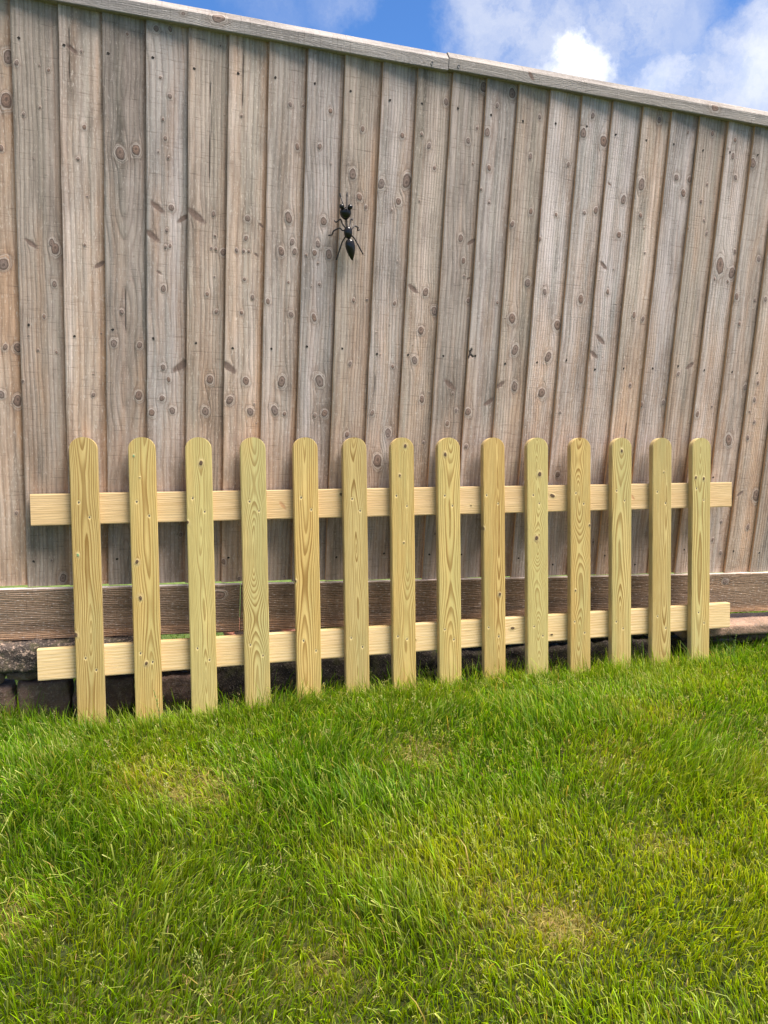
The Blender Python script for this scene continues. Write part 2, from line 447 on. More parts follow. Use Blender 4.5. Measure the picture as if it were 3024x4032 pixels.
def new_pine(name, c_light, c_dark, green, line=0.82, edge=False, band=0.0):
    mt, g, b = new_mat(name, 0.62)
    wc = g.attr('wc', 'Vector'); x, y, z = g.xyz(wc)[0], g.xyz(wc)[1], g.xyz(wc)[2]
    oi = g.node('ShaderNodeObjectInfo').outputs['Random']
    ph = g.attr('ph'); kd = g.attr('kd'); kid = g.attr('kid'); sc = g.attr('sc'); pit = g.attr('pit'); gk = g.attr('gk')
    v = lambda a, c, k=1.0: g.comb(g.math('MULTIPLY', x, a), g.math('MULTIPLY', y, c), g.math('MULTIPLY', z, k))
    fr = g.math('FRACT', ph)
    # latewood: slow rise, sharp end
    lw = g.math('MULTIPLY', g.ss(fr, 0.22, 0.82), g.ss(fr, 1.0, 0.90))
    vary = g.noise(g.comb(g.math('FLOOR', ph), g.math('MULTIPLY', y, 1.3), z), 1.0, 2, 0.5)
    lw = g.math('MULTIPLY', lw, g.ss(vary, 0.25, 0.7, 0.45, 1.15))
    fibre = g.noise(v(900, 16), 1.0, 4, 0.6)
    blot = g.noise(v(26, 3.2), 1.0, 4, 0.6)
    blot2 = g.noise(v(18, 2.0, 1.9), 1.0, 3, 0.55)
    light = g.mix(g.ss(blot, 0.3, 0.7), c_light[0], c_light[1])
    gm = g.math('MULTIPLY', g.ss(g.math('ADD', blot2, g.math('MULTIPLY', oi, 0.38)), 0.50, 0.9), green)
    light = g.mix(gm, light, (0.41, 0.385, 0.17))
    darkc = g.mix(g.ss(blot2, 0.3, 0.7), c_dark[0], c_dark[1])
    darkc = g.mix(g.math('MULTIPLY', gm, 0.6), darkc, (0.24, 0.21, 0.09))
    col = g.mix(g.math('MULTIPLY', lw, line), light, darkc)
    col = g.mix(1.0, col, g.ramp(fibre, [(0.25, (0.74, 0.71, 0.66)), (0.55, (1, 1, 1)), (0.8, (1.10, 1.10, 1.10))]), 'MULTIPLY')
    tone = g.math('ADD', 0.82, g.math('MULTIPLY', oi, 0.26))
    warm = g.math('FRACT', g.math('MULTIPLY', oi, 5.7))
    col = g.mix(1.0, col, g.mix(warm, (0.96, 1.0, 1.0), (1.04, 0.985, 0.86)), 'MULTIPLY')
    col = g.mix(1.0, col, g.comb(tone, tone, g.math('MULTIPLY', tone, 0.98)), 'MULTIPLY')
    rings = g.math('ADD', g.math('MULTIPLY', g.math('SINE', g.math('MULTIPLY', kd, 15.0)), 0.5), 0.5)
    col = g.mix(g.ss(kd, 2.6, 1.1, 0.0, 0.6), col, g.mix(rings, (0.33, 0.24, 0.10), (0.55, 0.47, 0.24)))
    isk = g.ss(gk, 0.5, 0.4)
    kc = g.mix(isk, (0.16, 0.30, 0.14), g.mix(rings, (0.045, 0.03, 0.02), (0.15, 0.095, 0.05)))
    col = g.mix(g.ss(kd, 1.05, 0.85), col, kc)
    col = g.mix(g.ss(sc, 0.05, 0.6, 0, 0.7), col, (0.42, 0.22, 0.10))
    # nail pits: crushed pale rim round a dark dent
    col = g.mix(g.ss(pit, 0.15, 0.5, 0, 0.6), col, (0.70, 0.57, 0.27))
    col = g.mix(g.ss(pit, 0.55, 0.85), col, (0.10, 0.085, 0.06))
    if edge: col = g.mix(0.5, col, (0.50, 0.38, 0.20))
    g.put(b.inputs['Base Color'], col)
    b.inputs['Specular IOR Level'].default_value = 0.3
    hgt = g.math('SUBTRACT', g.math('MULTIPLY', fibre, 0.4), g.math('MULTIPLY', lw, 0.25))
    g.put(b.inputs['Normal'], g.bump(g.math('SUBTRACT', hgt, g.math('MULTIPLY', pit, 1.2)), 0.5, 0.0012))
    return mt


M_PINE = new_pine('new_pine', [(0.54, 0.395, 0.15), (0.63, 0.49, 0.21)], [(0.22, 0.115, 0.02), (0.31, 0.18, 0.045)], 0.75)
M_PINE_EDGE = new_pine('new_pine_edge', [(0.56, 0.42, 0.19), (0.64, 0.50, 0.24)], [(0.42, 0.30, 0.14), (0.46, 0.33, 0.15)], 0.3, 0.5, True)
M_RAIL = new_pine('new_rail', [(0.66, 0.48, 0.275), (0.72, 0.545, 0.335)], [(0.48, 0.31, 0.12), (0.55, 0.38, 0.16)], 0.15, 0.6)

mt, g, b = new_mat('galvanised_nail', 0.5)
b.inputs['Metallic'].default_value = 0.7
g.put(b.inputs['Base Color'], g.ramp(g.noise(g.node('ShaderNodeTexCoord').outputs['Object'], 900, 2), [(0.3, (0.03, 0.028, 0.025)), (0.7, (0.26, 0.26, 0.25))]))
M_NAIL = mt
mt, g, b = new_mat('old_nail_hole', 0.95)
g.put(b.inputs['Base Color'], g.ramp(g.noise(g.node('ShaderNodeTexCoord').outputs['Object'], 500, 2), [(0.3, (0.012, 0.01, 0.008)), (0.75, (0.05, 0.04, 0.032))]))
M_OLDNAIL = mt


def nail_mesh(name, r, mat, seed, thick=0.0012, ragged=0.25):
    rs = random.Random(seed); n = 9
    vs = [(0, -thick * 0.4, 0)]
    for k in range(n):
        a = 2 * math.pi * k / n; q = r * (1 + ragged * (rs.random() - 0.5) * 2)
        vs.append((q * math.cos(a), -thick, q * math.sin(a) * 1.25))
    for k in range(n):
        a = 2 * math.pi * k / n; q = r * 1.02
        vs.append((q * math.cos(a), thick * 1.6, q * math.sin(a) * 1.25))
    vs.append((0, 0.012, 0))
    f = []
    for k in range(n):
        k2 = (k + 1) % n
        f += [[0, 1 + k, 1 + k2], [1 + k2, 1 + k, 1 + n + k, 1 + n + k2], [1 + n + k2, 1 + n + k, 1 + 2 * n]]
    f = [q[::-1] for q in f]
    me = mesh_obj(name, vs, f, mat, link=False).data
    return me


def place_mesh(name, me, parent, loc, rot=0.0):
    o = bpy.data.objects.new(name, me); COL.objects.link(o); o.parent = parent
    o.location = loc; o.rotation_euler = (0, rot, 0)
    return o


# ---------------------------------------------------------------- tall fence
BX = [-0.3693, -0.2573, -0.1521, -0.0436, 0.0643, 0.1705, 0.2791, 0.3861, 0.4924, 0.6026, 0.7083, 0.8158, 0.9241, 1.0287,
      1.1343, 1.2432, 1.3513, 1.4605, 1.5666, 1.6733, 1.7848, 1.8895, 2.0022, 2.1152]
KN={-1:[(84,215,3.8,'k'),(96.4,530,9.9,'k'),(56.7,540,8.5,'k'),(70.4,670,5.6,'k'),(100.5,671,9.9,'k'),(72.9,880,11.4,'k'),(76,1172,5.7,'k'),(91.5,1290,12.1,'k'),(98.8,1387,10.8,'k')],
0:[(93.1,25,8.6,'k'),(17.6,77,4.3,'n'),(63.7,78,2.9,'k'),(4.2,580,3.5,'k'),(89.2,662,3.5,'k'),(43.9,665,2.8,'k'),(22.6,730,4.2,'n'),(60.5,755,4.2,'k'),(87.9,840,6.1,'k'),(92.1,937,10.3,'k'),(33.7,941,14.4,'L'),(83.2,946,6.2,'k'),(46,1153,1.9,'k'),(24.4,1257,3.8,'k'),(63,1280,2.9,'k'),(85.2,1373,3.9,'k'),(11.7,1378,4.9,'k'),(64,1381,2.4,'k'),(18.7,1436,3.9,'n')],
1:[(70.4,551,4.9,'k'),(71.2,608,2.1,'k'),(25,708,4.2,'n'),(90.7,903,13.3,'R'),(54.2,950,3.1,'k'),(62.4,1075,2.6,'k'),(41.1,1166,4.3,'k'),(57.5,1248,4.8,'k'),(52.9,1429,2.9,'k'),(30.8,1431,12.7,'L'),(12.7,1436,3.9,'n')],
2:[(23.9,80,4.3,'n'),(86.3,557,9.7,'k'),(20.7,693,8.4,'k'),(88.7,696,7,'k'),(18.1,732,4.2,'n'),(42.7,780,4.9,'k'),(41.2,1197,11.4,'k'),(81.3,1210,10.4,'k'),(13.7,1433,3.9,'n'),(61.3,1488,3.9,'k')],
3:[(94.1,150,4.7,'k'),(12.8,509,8.4,'k'),(69.4,514,8.4,'k'),(40.7,551,7.6,'k'),(58.3,605,4.9,'k'),(43.7,635,6.3,'k'),(94.5,645,23.6,'R'),(16.8,715,4.2,'n'),(43.9,851,7.1,'k'),(32.6,895,7.1,'L'),(49.6,964,4.1,'k'),(61.7,968,4.1,'k'),(14.9,991,17.4,'L'),(52.6,1009,4.1,'k'),(97.3,1046,15.4,'R'),(28.1,1067,17.5,'L'),(64.5,1071,7.7,'k'),(57.4,1198,3.3,'k'),(30.7,1208,2.8,'k'),(48.5,1246,4.8,'k'),(42.5,1292,3.3,'k'),(60.1,1354,5.3,'k'),(35.7,1395,3.9,'k'),(16.2,1440,3.9,'n'),(24.8,1513,6.9,'k'),(59.7,1519,4.9,'k')],
4:[(53.6,517,9.8,'k'),(66.3,611,9.7,'k'),(25.2,709,4.2,'n'),(81.5,802,5.6,'k'),(55.2,848,5.1,'k'),(75.6,896,2.5,'k'),(99.3,968,8.2,'k'),(77.8,972,4.1,'k'),(65.3,973,3.6,'k'),(75.5,1007,3.6,'k'),(23.3,1055,22.6,'L'),(70.2,1063,4.6,'k'),(14.6,1429,3.9,'n'),(83,1499,3,'k')],
5:[(53.3,13,4.6,'k'),(6.1,69,5.7,'k'),(77.4,519,9.8,'k'),(17,555,9.8,'k'),(62,612,9.8,'k'),(10.2,648,22.3,'L'),(22.5,701,4.2,'n'),(45.7,804,4.9,'k'),(76.8,847,5.1,'k'),(52.8,897,4.6,'k'),(84.7,967,7.2,'L'),(48.9,973,4.1,'k'),(63.6,974,4.1,'k'),(28.6,975,4.6,'k'),(54.4,1007,5.1,'k'),(96.2,1049,8.3,'L'),(58,1064,7.8,'k'),(36.2,1329,3.4,'k'),(24.8,1435,3.9,'n')],
6:[(84.1,15,2.9,'k'),(70.3,519,5.6,'k'),(40.4,525,9.8,'k'),(59.2,617,10.5,'k'),(25.4,706,4.2,'n'),(81.7,806,7.1,'k'),(11.7,842,5.6,'k'),(70.5,898,3.7,'k'),(85.7,984,7.1,'k'),(46.7,985,8.4,'k'),(78.6,1013,6.6,'k'),(66.2,1073,9.5,'k'),(85,1272,5.6,'k'),(60.9,1379,5.1,'k'),(98.4,1381,3.8,'k'),(17.6,1439,3.8,'n')],
7:[(54.7,516,5.7,'k'),(85.7,526,9.9,'k'),(66.6,617,12,'k'),(23,719,4.2,'n'),(41.5,806,7.1,'k'),(54.8,900,4.2,'k'),(48,959,2.8,'k'),(12.5,978,3.3,'k'),(80.3,985,9.5,'k'),(37,988,7.6,'k'),(46,1014,6.6,'k'),(60.9,1075,9.5,'k'),(56,1179,1.9,'k'),(75.7,1237,2.4,'k'),(40.8,1276,5.7,'k'),(69.1,1378,6.4,'k'),(21.1,1440,3.9,'n')],
8:[(33.4,75,3.7,'n'),(51.7,464,7.3,'k'),(50.8,674,5,'k'),(24.4,719,4.3,'n'),(53.3,864,4.7,'k'),(95.7,868,3.3,'k'),(79.6,1130,4.4,'k'),(57.4,1157,8.2,'k'),(34.2,1213,10.7,'k'),(58.9,1343,5.8,'k'),(18.3,1435,3.9,'n')],
9:[(80.4,84,4.3,'n'),(42.2,387,13.7,'k'),(72.5,468,9.5,'k'),(17.3,533,5.8,'k'),(75.7,676,5.1,'k'),(23,710,4.3,'n'),(72,865,4.8,'k'),(73.9,986,2.4,'k'),(47.7,1129,3.4,'k'),(67.4,1158,8.8,'k'),(10.9,1201,9.8,'k'),(89.5,1212,12.8,'k'),(68.9,1341,6.5,'k'),(24.7,1428,3.9,'n')],
10:[(86.1,445,3.8,'k'),(71.6,582,7.3,'k'),(39.4,696,9.5,'k'),(16.5,713,4.4,'n'),(54.5,791,9.5,'k'),(96.2,848,8.9,'k'),(63.3,907,8.8,'k'),(19.7,911,16.5,'L'),(25,1164,3,'k'),(67.9,1264,5,'k'),(46.4,1323,5.9,'k'),(20.5,1348,4.6,'k'),(16.4,1432,4,'n'),(92,1452,6.7,'k')],
11:[(35.1,149,3.9,'k'),(53.9,508,6.5,'k'),(81.6,547,5.2,'k'),(65.8,602,3.7,'k'),(53.7,629,18.6,'L'),(25.1,716,4.4,'n'),(98.9,892,6,'k'),(94.1,956,6,'R'),(78.4,962,3.5,'k'),(72.4,1009,6.5,'k'),(94.8,1066,13.1,'R'),(57.8,1069,8,'k'),(82.2,1289,3.1,'k'),(61.3,1353,6.7,'k'),(88.5,1391,4,'k'),(20.8,1435,4,'n'),(100.4,1510,10.2,'k')],
12:[(13.3,436,6.6,'k'),(12,548,10.5,'k'),(84.1,581,16.7,'R'),(4.9,726,12,'h'),(87.7,892,4.5,'k'),(34.1,1184,3.6,'k'),(3.5,1218,4.1,'k'),(24.9,1284,6.2,'k'),(10.3,1379,9.4,'k'),(19.8,1431,4.1,'n'),(37.9,1462,5.5,'k'),(85.7,1500,11.3,'k')],
13:[(64.4,634,10.8,'k'),(11.1,637,15.3,'R'),(23.2,704,4.6,'n'),(56.3,753,10.8,'k'),(35.7,849,12.3,'k'),(82.1,957,9.3,'k'),(11.1,1131,6.2,'k'),(72.8,1176,6.3,'k'),(55.8,1331,6.3,'k'),(19.9,1428,4,'n'),(77.4,1451,4.9,'k')],
14:[(22.4,62,3.4,'n'),(58.1,620,13.3,'k'),(30,714,4.7,'n'),(70.9,738,11,'k'),(94.3,839,12.7,'k'),(36.9,934,6.8,'k'),(2.5,1095,5.2,'k'),(53.6,1174,5.3,'k'),(82.5,1324,5.7,'k'),(24.9,1436,4.1,'n')],
15:[(46.3,37,4.1,'n'),(33.5,351,9.1,'k'),(20.8,557,4,'k'),(26.4,727,4,'n'),(59.9,927,9.6,'k'),(43.9,1187,5.4,'k'),(86,1204,7.6,'k'),(89.5,1412,12.7,'k'),(12.6,1419,11.7,'k'),(23.2,1442,4.2,'n'),(41.4,1478,6.7,'k')],
16:[(89.7,114,4.2,'k'),(26.7,703,4.9,'n'),(16.9,751,16.2,'L'),(37.3,801,17.9,'L'),(46.7,956,5.4,'k'),(61.8,1027,2.7,'k'),(21.2,1035,14.1,'L'),(68.7,1137,8.2,'k'),(72,1241,10,'k'),(13.1,1284,7.7,'L'),(19.1,1432,4.3,'n')],
17:[(28.3,66,3,'n'),(59.8,660,5,'k'),(26.5,712,4.1,'n'),(83.4,880,5.9,'k'),(44.8,890,6.7,'k'),(62.7,1088,3.4,'k'),(48.9,1165,2.8,'k'),(29.6,1203,6.7,'k'),(20.2,1292,12.4,'k'),(21.2,1429,4.3,'n'),(64.1,1498,7.1,'k')],
18:[(49.4,31,4.3,'n'),(2.5,596,6.7,'k'),(93.7,603,6.9,'k'),(32.5,718,4.2,'n'),(77.9,1291,9.3,'k'),(44.1,1331,8.7,'k'),(98.2,1336,8.2,'k'),(17.9,1430,4.4,'n'),(69.9,1474,4.1,'k')],
19:[(29.1,705,6.1,'k'),(24.6,731,4.3,'n'),(76.3,736,15.8,'R'),(79.5,1173,4.1,'k'),(-1.4,1181,4.6,'k'),(62.3,1212,4.1,'k'),(40.9,1271,5.3,'k'),(57.1,1325,3.6,'k'),(24.5,1426,4.5,'n'),(55,1484,6,'k')],
20:[(28.6,83,2.4,'n'),(13.9,573,7.1,'k'),(20.6,723,4.4,'n'),(89.4,1059,13.2,'k'),(33.1,1079,16.6,'k'),(55.1,1357,6.1,'k'),(16.2,1433,4.6,'n'),(32.4,1474,6.1,'k')],
21:[(88.7,68,5.6,'k'),(42.4,121,4.9,'k'),(72,184,4.9,'k'),(8.3,349,2.1,'n'),(56.7,488,14.6,'k'),(102.4,670,7.4,'k'),(32.9,723,4.5,'n'),(37.8,890,5.5,'k'),(94.7,971,4.9,'k'),(9.7,980,8.4,'k'),(87.5,1112,8,'k'),(7.4,1407,12.3,'k'),(23.3,1438,4.7,'n')],
22:[(27.7,75,2.1,'n'),(99.8,287,14.3,'k'),(20.1,290,12.7,'R'),(43.8,553,5.6,'k'),(35.9,692,5.6,'k'),(26.8,724,4.6,'n')],
23:[(32.2,67,2.6,'n'),(-0.5,399,6.4,'k')]}
H = 1.5295
fence = empty('garden_fence', Matrix.Translation((0.9, 0, -0.154)),
              'tall weathered grey brown featheredge board fence with capping rail, behind the new picket panel', 'fence')
finv = Vector((-0.9, 0, 0.154))
allx = [BX[0] - 0.108 * k for k in range(5, 0, -1)] + BX + [BX[-1] + 0.108 * k for k in range(1, 6)]
holes = [nail_mesh('nail', 0.0030, M_OLDNAIL, 40 + k, 0.0006, 0.45) for k in range(4)]


def flame_figure(U, V):
    """the long dark pointed heartwood figures on the third board"""
    z = V * 1000; u = np.abs(U * 1000 - 62 + 2 * np.sin(z * 0.02)) + 1.5 * (fbm(U * 300, V * 40, 2.0) - 0.5)
    hw1 = np.interp(z, [1110, 1119, 1205, 1230, 1500], [-3, 0, 25, 27, 30])
    hw2 = np.interp(z, [595, 601, 650, 690, 730, 771, 776], [-3, 0, 9, 11, 9, 0, -3])
    hw3 = np.interp(z, [440, 448, 560, 700, 800, 1034, 1100, 1112], [-3, 0, 18, 21, 19, 24, 24, -3])
    k = lambda h: np.clip((h - u) / 2.5 + 0.5, 0, 1)
    edge = np.exp(-((u - hw3) / 2.2) ** 2) * (hw3 > 0)
    return np.clip(np.maximum(np.maximum(0.45 * k(hw1) * (z < 1500), 0.75 * k(hw2)), np.maximum(0.28 * k(hw3), 0.6 * edge)), 0, 1)


rnd = random.Random(5)
for j, x in enumerate(allx):
    i = j - 5
    kn = list(KN.get(i, []))
    rs = random.Random(100 + i)
    if len([k for k in kn if k[3] != 'n']) < 6:
        for q in range(rs.randint(4, 8)): kn.append((rs.uniform(8, 100), rs.uniform(60, 1500), rs.uniform(2.5, 8), 'k'))
    for q in range(3): kn.append((rs.uniform(8, 100), rs.uniform(20, 1520), rs.uniform(1.0, 2.0), 'k'))
    nxt = allx[j + 1] if j + 1 < len(allx) else x + 0.108
    wid = nxt - x + 0.018
    z0 = (-0.0008 if x < 0.45 else -0.0025) + rs.uniform(-0.0022, 0.0018) - 0.0035 * (x - 1)
    top = H + 0.022 - 0.004 * (x - 1)
    flame = {2: 0.5}.get(i, rs.choice([0.1, 0.2, 0.35]))
    side = rs.choice([-1, 1, 1, -1, 0.45]) if i not in (2,) else 0
    spc = rs.choice([0.0085, 0.0098, 0.0115, 0.0135])
    kn += {4: [(58, 1270, 250, 'c')], 5: [(38, 1430, 190, 'c')], 2: [(52, 790, 150, 'c')], 1: [(24, 1400, 160, 'c')], 9: [(20, 610, 90, 'c')], 17: [(60, 480, 110, 'c')]}.get(i, [])
    kn2 = [(a, bb - z0 * 1000, r * (0.9 if t == 'k' else 1.1), t) for a, bb, r, t in kn]
    bo = plank('board', wid, top - z0, 38, 430, 0.0100, 0.0040, 0.0125, M_FENCE, M_FENCE_EDGE, kn2, 3.1 + i * 1.37, fence,
               Matrix.Translation(Vector((x, 0, z0)) + finv), spacing=spc, flame=flame,
               u0=0.054 + side * rs.uniform(0.06, 0.10) + rs.uniform(-0.01, 0.01), damp=0.035, zlen=0.9, wav=0.0010, rag=0.4, relief=0.00045,
               extra={'fl': flame_figure} if i == 2 else None)
    nails = [k for k in kn2 if k[3] == 'n']
    zs = [k[1] for k in nails]
    for zt in (78, 722, 1436):
        if all(abs(z - zt) > 60 for z in zs): nails.append((rs.uniform(14, 28), zt + rs.uniform(-8, 8), 3, 'n'))
    for a, bb, r, t in nails:
        sl = 0.0125 * a / 1000 / wid
        place_mesh('nail', holes[rs.randrange(4)], bo, (a / 1000, sl - 0.0004, bb / 1000), rs.uniform(0, 3))

# capping rail: two lengths meeting above board ten
def cap_rail(x0, x1, zoff, seed, knots):
    L = x1 - x0
    n = int(L / 0.006)
    prof = [(0.034, 0.0), (-0.0115, 0.0), (-0.013, 0.002), (-0.013, 0.031), (-0.012, 0.033), (0.0075, 0.0525), (0.026, 0.055), (0.038, 0.050)]
    # refine
    P = []
    for k in range(len(prof)):
        a, c = prof[k], prof[(k + 1) % len(prof)]
        d = math.hypot(c[0] - a[0], c[1] - a[1]); q = max(1, int(d / 0.0025))
        for t in range(q): P.append((a[0] + (c[0] - a[0]) * t / q, a[1] + (c[1] - a[1]) * t / q))
    P = np.array(P); m_ = len(P)
    xs = np.linspace(0, L, n)
    per = np.concatenate([[0], np.cumsum(np.hypot(*np.diff(P, axis=0).T))])
    V = np.repeat(xs[:, None], m_, 1); U = np.repeat(per[None], n, 0)
    kk = [(a / 1000, bb / 1000, r / 1000, t) for a, bb, r, t in knots]
    du, kd, sc, dk, kid = knot_field(U, V, kk)
    ph = grain(U, V, seed, 0.0042, du, kd, kid, 1, 0.5, 0.05, 0.03, 1.2)
    X = V; Yc = P[None, :, 0] + 0.0002 * (np.sin(ph * 6.28)); Z = P[None, :, 1] + 0.001 * (fbm(V * 5, V * 0, seed) - 0.5)
    verts = np.stack([X, Yc + 0 * X, Z + 0 * X], -1).reshape(-1, 3)
    idx = np.arange(n * m_).reshape(n, m_)
    a, c = idx[:-1], idx[1:]
    quads = np.stack([a, c, np.roll(c, -1, 1), np.roll(a, -1, 1)], -1).reshape(-1, 4)
    faces = [q[::-1] for q in quads.tolist()] + [idx[0].tolist(), idx[-1][::-1].tolist()]
    f = lambda A: A.reshape(-1)
    wc = np.stack([f(U), f(V), np.full(n * m_, seed)], -1)
    o = mesh_obj('capping_rail', verts, faces, M_CAP, fence, {'ph': f(ph), 'kd': f(kd), 'sc': f(sc), 'dk': f(dk), 'kid': f(kid), 'wc': wc,
                 'uu': f(U * 0), 'vv': f(U * 0 + 1)})
    o.matrix_local = Matrix.Translation(Vector((x0, 0, H - 0.0040 + zoff - 0.00407 * (x0 - 1))) + finv) @ Matrix.Rotation(0.00407, 4, 'Y')
    for kx, kz in ((L - 0.05, 0.012), (0.03, 0.012)):
        if 0.2 < x0 + kx < 2.4:
            place_mesh('screw', nail_mesh('screw', 0.0042, M_NAIL, 7), o, (kx, -0.0131, kz))
    return o


cap_rail(-0.95, 0.7935, 0.0, 4.4, [(75, 1090, 11, 'k'), (64, 150, 4, 'k'), (70, 1000, 4, 'k')])
cap_rail(0.7955, 2.72, 0.0045, 9.1, [(68, 262, 13, 'L'), (72, 920, 9, 'k'), (65, 1300, 6, 'k')])

# gravel boards (QR turns a plank on its side: X across -> down, Z along -> +X)
QR = Matrix(((0, 0, 1, 0), (0, 1, 0, 0), (-1, 0, 0, 0), (0, 0, 0, 1)))


def gravel(x0, x1, seed, kn):
    M = Matrix.Translation(Vector((x0, -0.012, -0.0045 - 0.0028 * (x0 - 1))) + finv) @ Matrix.Rotation(0.0028, 4, 'Y')
    # local: plank runs along Z, so turn it: X across -> down, Z along -> world X
    o = plank('gravel_board', 0.1495, x1 - x0, 56, int((x1 - x0) / 0.005), 0.020, 0.020, 0.0, M_GRAVEL, M_GRAVEL_EDGE, kn, seed, fence,
              None, spacing=0.0048, flame=0.35, u0=-0.05, damp=0.04, zlen=1.1, relief=0.0008, wav=0.0010, rag=0.5)
    o.matrix_local = M @ QR
    return o


gravel(-0.95, 0.2265, 2.2, [(30, 905, 5, 'k'), (32, 1115, 12, 'k'), (100, 300, 9, 'k')])
gravel(0.2295, 2.72, 6.6, [(28, 1768, 8, 'k'), (90, 700, 7, 'k'), (45, 1200, 6, 'k'), (80, 1500, 7, 'k')])

# ---------------------------------------------------------------- picket panel
PO = Vector((-0.1917992267, -0.132436353, -0.3089572057))
E1 = Vector((0.9995699707, -0.0088881969, 0.0279441146))
NN = Vector((-0.0126444030, -0.9904543299, 0.1372601163)).normalized()
YB = -NN; E1 = (E1 - YB * E1.dot(YB)).normalized(); ZB = E1.cross(YB).normalized()
PM = Matrix.Identity(4)
for k in range(3): PM[k][0], PM[k][1], PM[k][2], PM[k][3] = E1[k], YB[k], ZB[k], PO[k]
panel = empty('picket_panel', PM, 'new pale yellow timber picket fence panel with round topped pales leaning on the tall fence', 'fence panel')
PW, PITCH, PH, PT = 0.0742, 0.1537, 0.7522, 0.0215
PD = [-0.0013, 0.0, 0.0015, 0.0026, 0.004, 0.0009, -0.0017, -0.003, -0.0037, -0.0041, -0.0019, -0.0007, 0.0018, 0.0055]
PK = [(1,-7.6,638.9,1.8,'k'),(1,-21.2,401.2,4.6,'k'),(1,-14.7,295.2,4.6,'k'),(1,-3.7,109.3,4.2,'k'),(1,-22.6,699.7,2.7,'g'),(2,5.8,678.1,5.4,'k'),(2,-35.5,509.3,4.1,'k'),(0,-34.0,202.6,4.7,'k'),(0,-21.9,425.7,3.2,'g'),(0,-16.0,571.5,2.7,'n'),(0,11.1,529.1,2.7,'n'),(0,-10.7,134.9,2.8,'n'),(0,16.6,99.4,2.8,'n'),(1,-17.9,570.4,2.7,'n'),(1,14.6,529.3,2.7,'n'),(1,-18.9,138.3,2.8,'n'),(1,13.5,110.2,2.8,'n'),(2,-19.5,576.8,2.7,'n'),(2,13.2,537.7,2.7,'n'),(2,-16.7,140.9,2.8,'n'),(2,16.8,104.6,2.8,'n'),(6,9.5,725.9,5.2,'k'),(6,-8.8,635.2,3.1,'k'),(6,1.8,427.1,2.6,'k'),(7,-12.3,699.3,4.8,'k'),(8,-37.8,462.6,4.3,'k'),(8,18.0,249.5,4.4,'k'),(4,-37.3,323.4,4.1,'k'),(3,-12.9,564.2,3.0,'n'),(3,14.1,536.3,3.0,'n'),(3,-19.2,139.8,3.1,'n'),(3,17.3,105.9,3.1,'n'),(4,-15.7,572.6,3.0,'n'),(4,14.3,536.1,3.0,'n'),(4,-16.2,141.3,3.1,'n'),(4,21.9,107.8,3.1,'n'),(5,-9.6,565.4,3.1,'n'),(5,14.2,528.9,3.1,'n'),(5,-19.1,139.8,3.1,'n'),(5,16.1,109.1,3.2,'n'),(6,-20.8,572.5,3.1,'n'),(6,12.7,539.9,3.1,'n'),(6,-21.2,134.8,3.2,'n'),(6,8.3,123.8,3.2,'n'),(7,-14.8,570.0,3.2,'n'),(7,10.3,537.6,3.2,'n'),(7,-18.2,145.7,3.2,'n'),(7,11.7,111.3,3.3,'n'),(8,-26.4,568.4,3.3,'n'),(8,13.1,540.6,3.3,'n'),(8,-21.7,142.4,3.3,'n'),(8,13.5,110.4,3.3,'n'),(9,6.7,633.9,6.6,'k'),(9,-4.6,426.6,6.6,'k'),(11,-1.0,708.6,4.1,'k'),(13,-23.5,615.7,4.3,'k'),(13,8.6,612.4,4.3,'k'),(13,-46.7,171.1,4.3,'k'),(12,6.3,635.8,2.4,'k'),(10,32.9,462.4,2.8,'k'),(10,-18.5,246.5,2.8,'k'),(9,-16.3,565.8,3.3,'n'),(9,5.5,538.6,3.3,'n'),(9,-14.3,135.2,3.3,'n'),(9,17.2,102.6,3.4,'n'),(10,-17.4,570.0,3.4,'n'),(10,11.3,534.0,3.4,'n'),(10,-22.0,141.5,3.4,'n'),(10,14.9,102.1,3.5,'n'),(11,-19.7,574.4,3.5,'n'),(11,9.9,540.6,3.5,'n'),(11,-20.6,131.6,3.5,'n'),(11,6.0,106.3,3.5,'n'),(12,-19.6,568.3,3.6,'n'),(12,13.1,528.9,3.6,'n'),(12,-16.2,140.3,3.6,'n'),(12,17.5,97.0,3.7,'n'),(13,-20.4,576.9,3.7,'n'),(13,9.5,536.4,3.7,'n'),(13,-8.2,143.5,3.8,'n'),(13,14.5,105.5,3.8,'n'),]


def pale_shape(kind, a, c):
    arc = 0.034
    if kind == 'rows':
        t = np.linspace(0, math.pi / 2, 18)[1:]
        return np.concatenate([np.linspace(0, a - arc, 250), a - arc + arc * np.sin(t)])
    zz, width = a, c
    L = zz[-1]
    q = np.clip((zz - (L - arc)) / arc, 0, 1)
    hw = width / 2 * np.sqrt(np.clip(1 - q ** 2, 0.0009, 1))
    return width / 2 - hw, width / 2 + hw


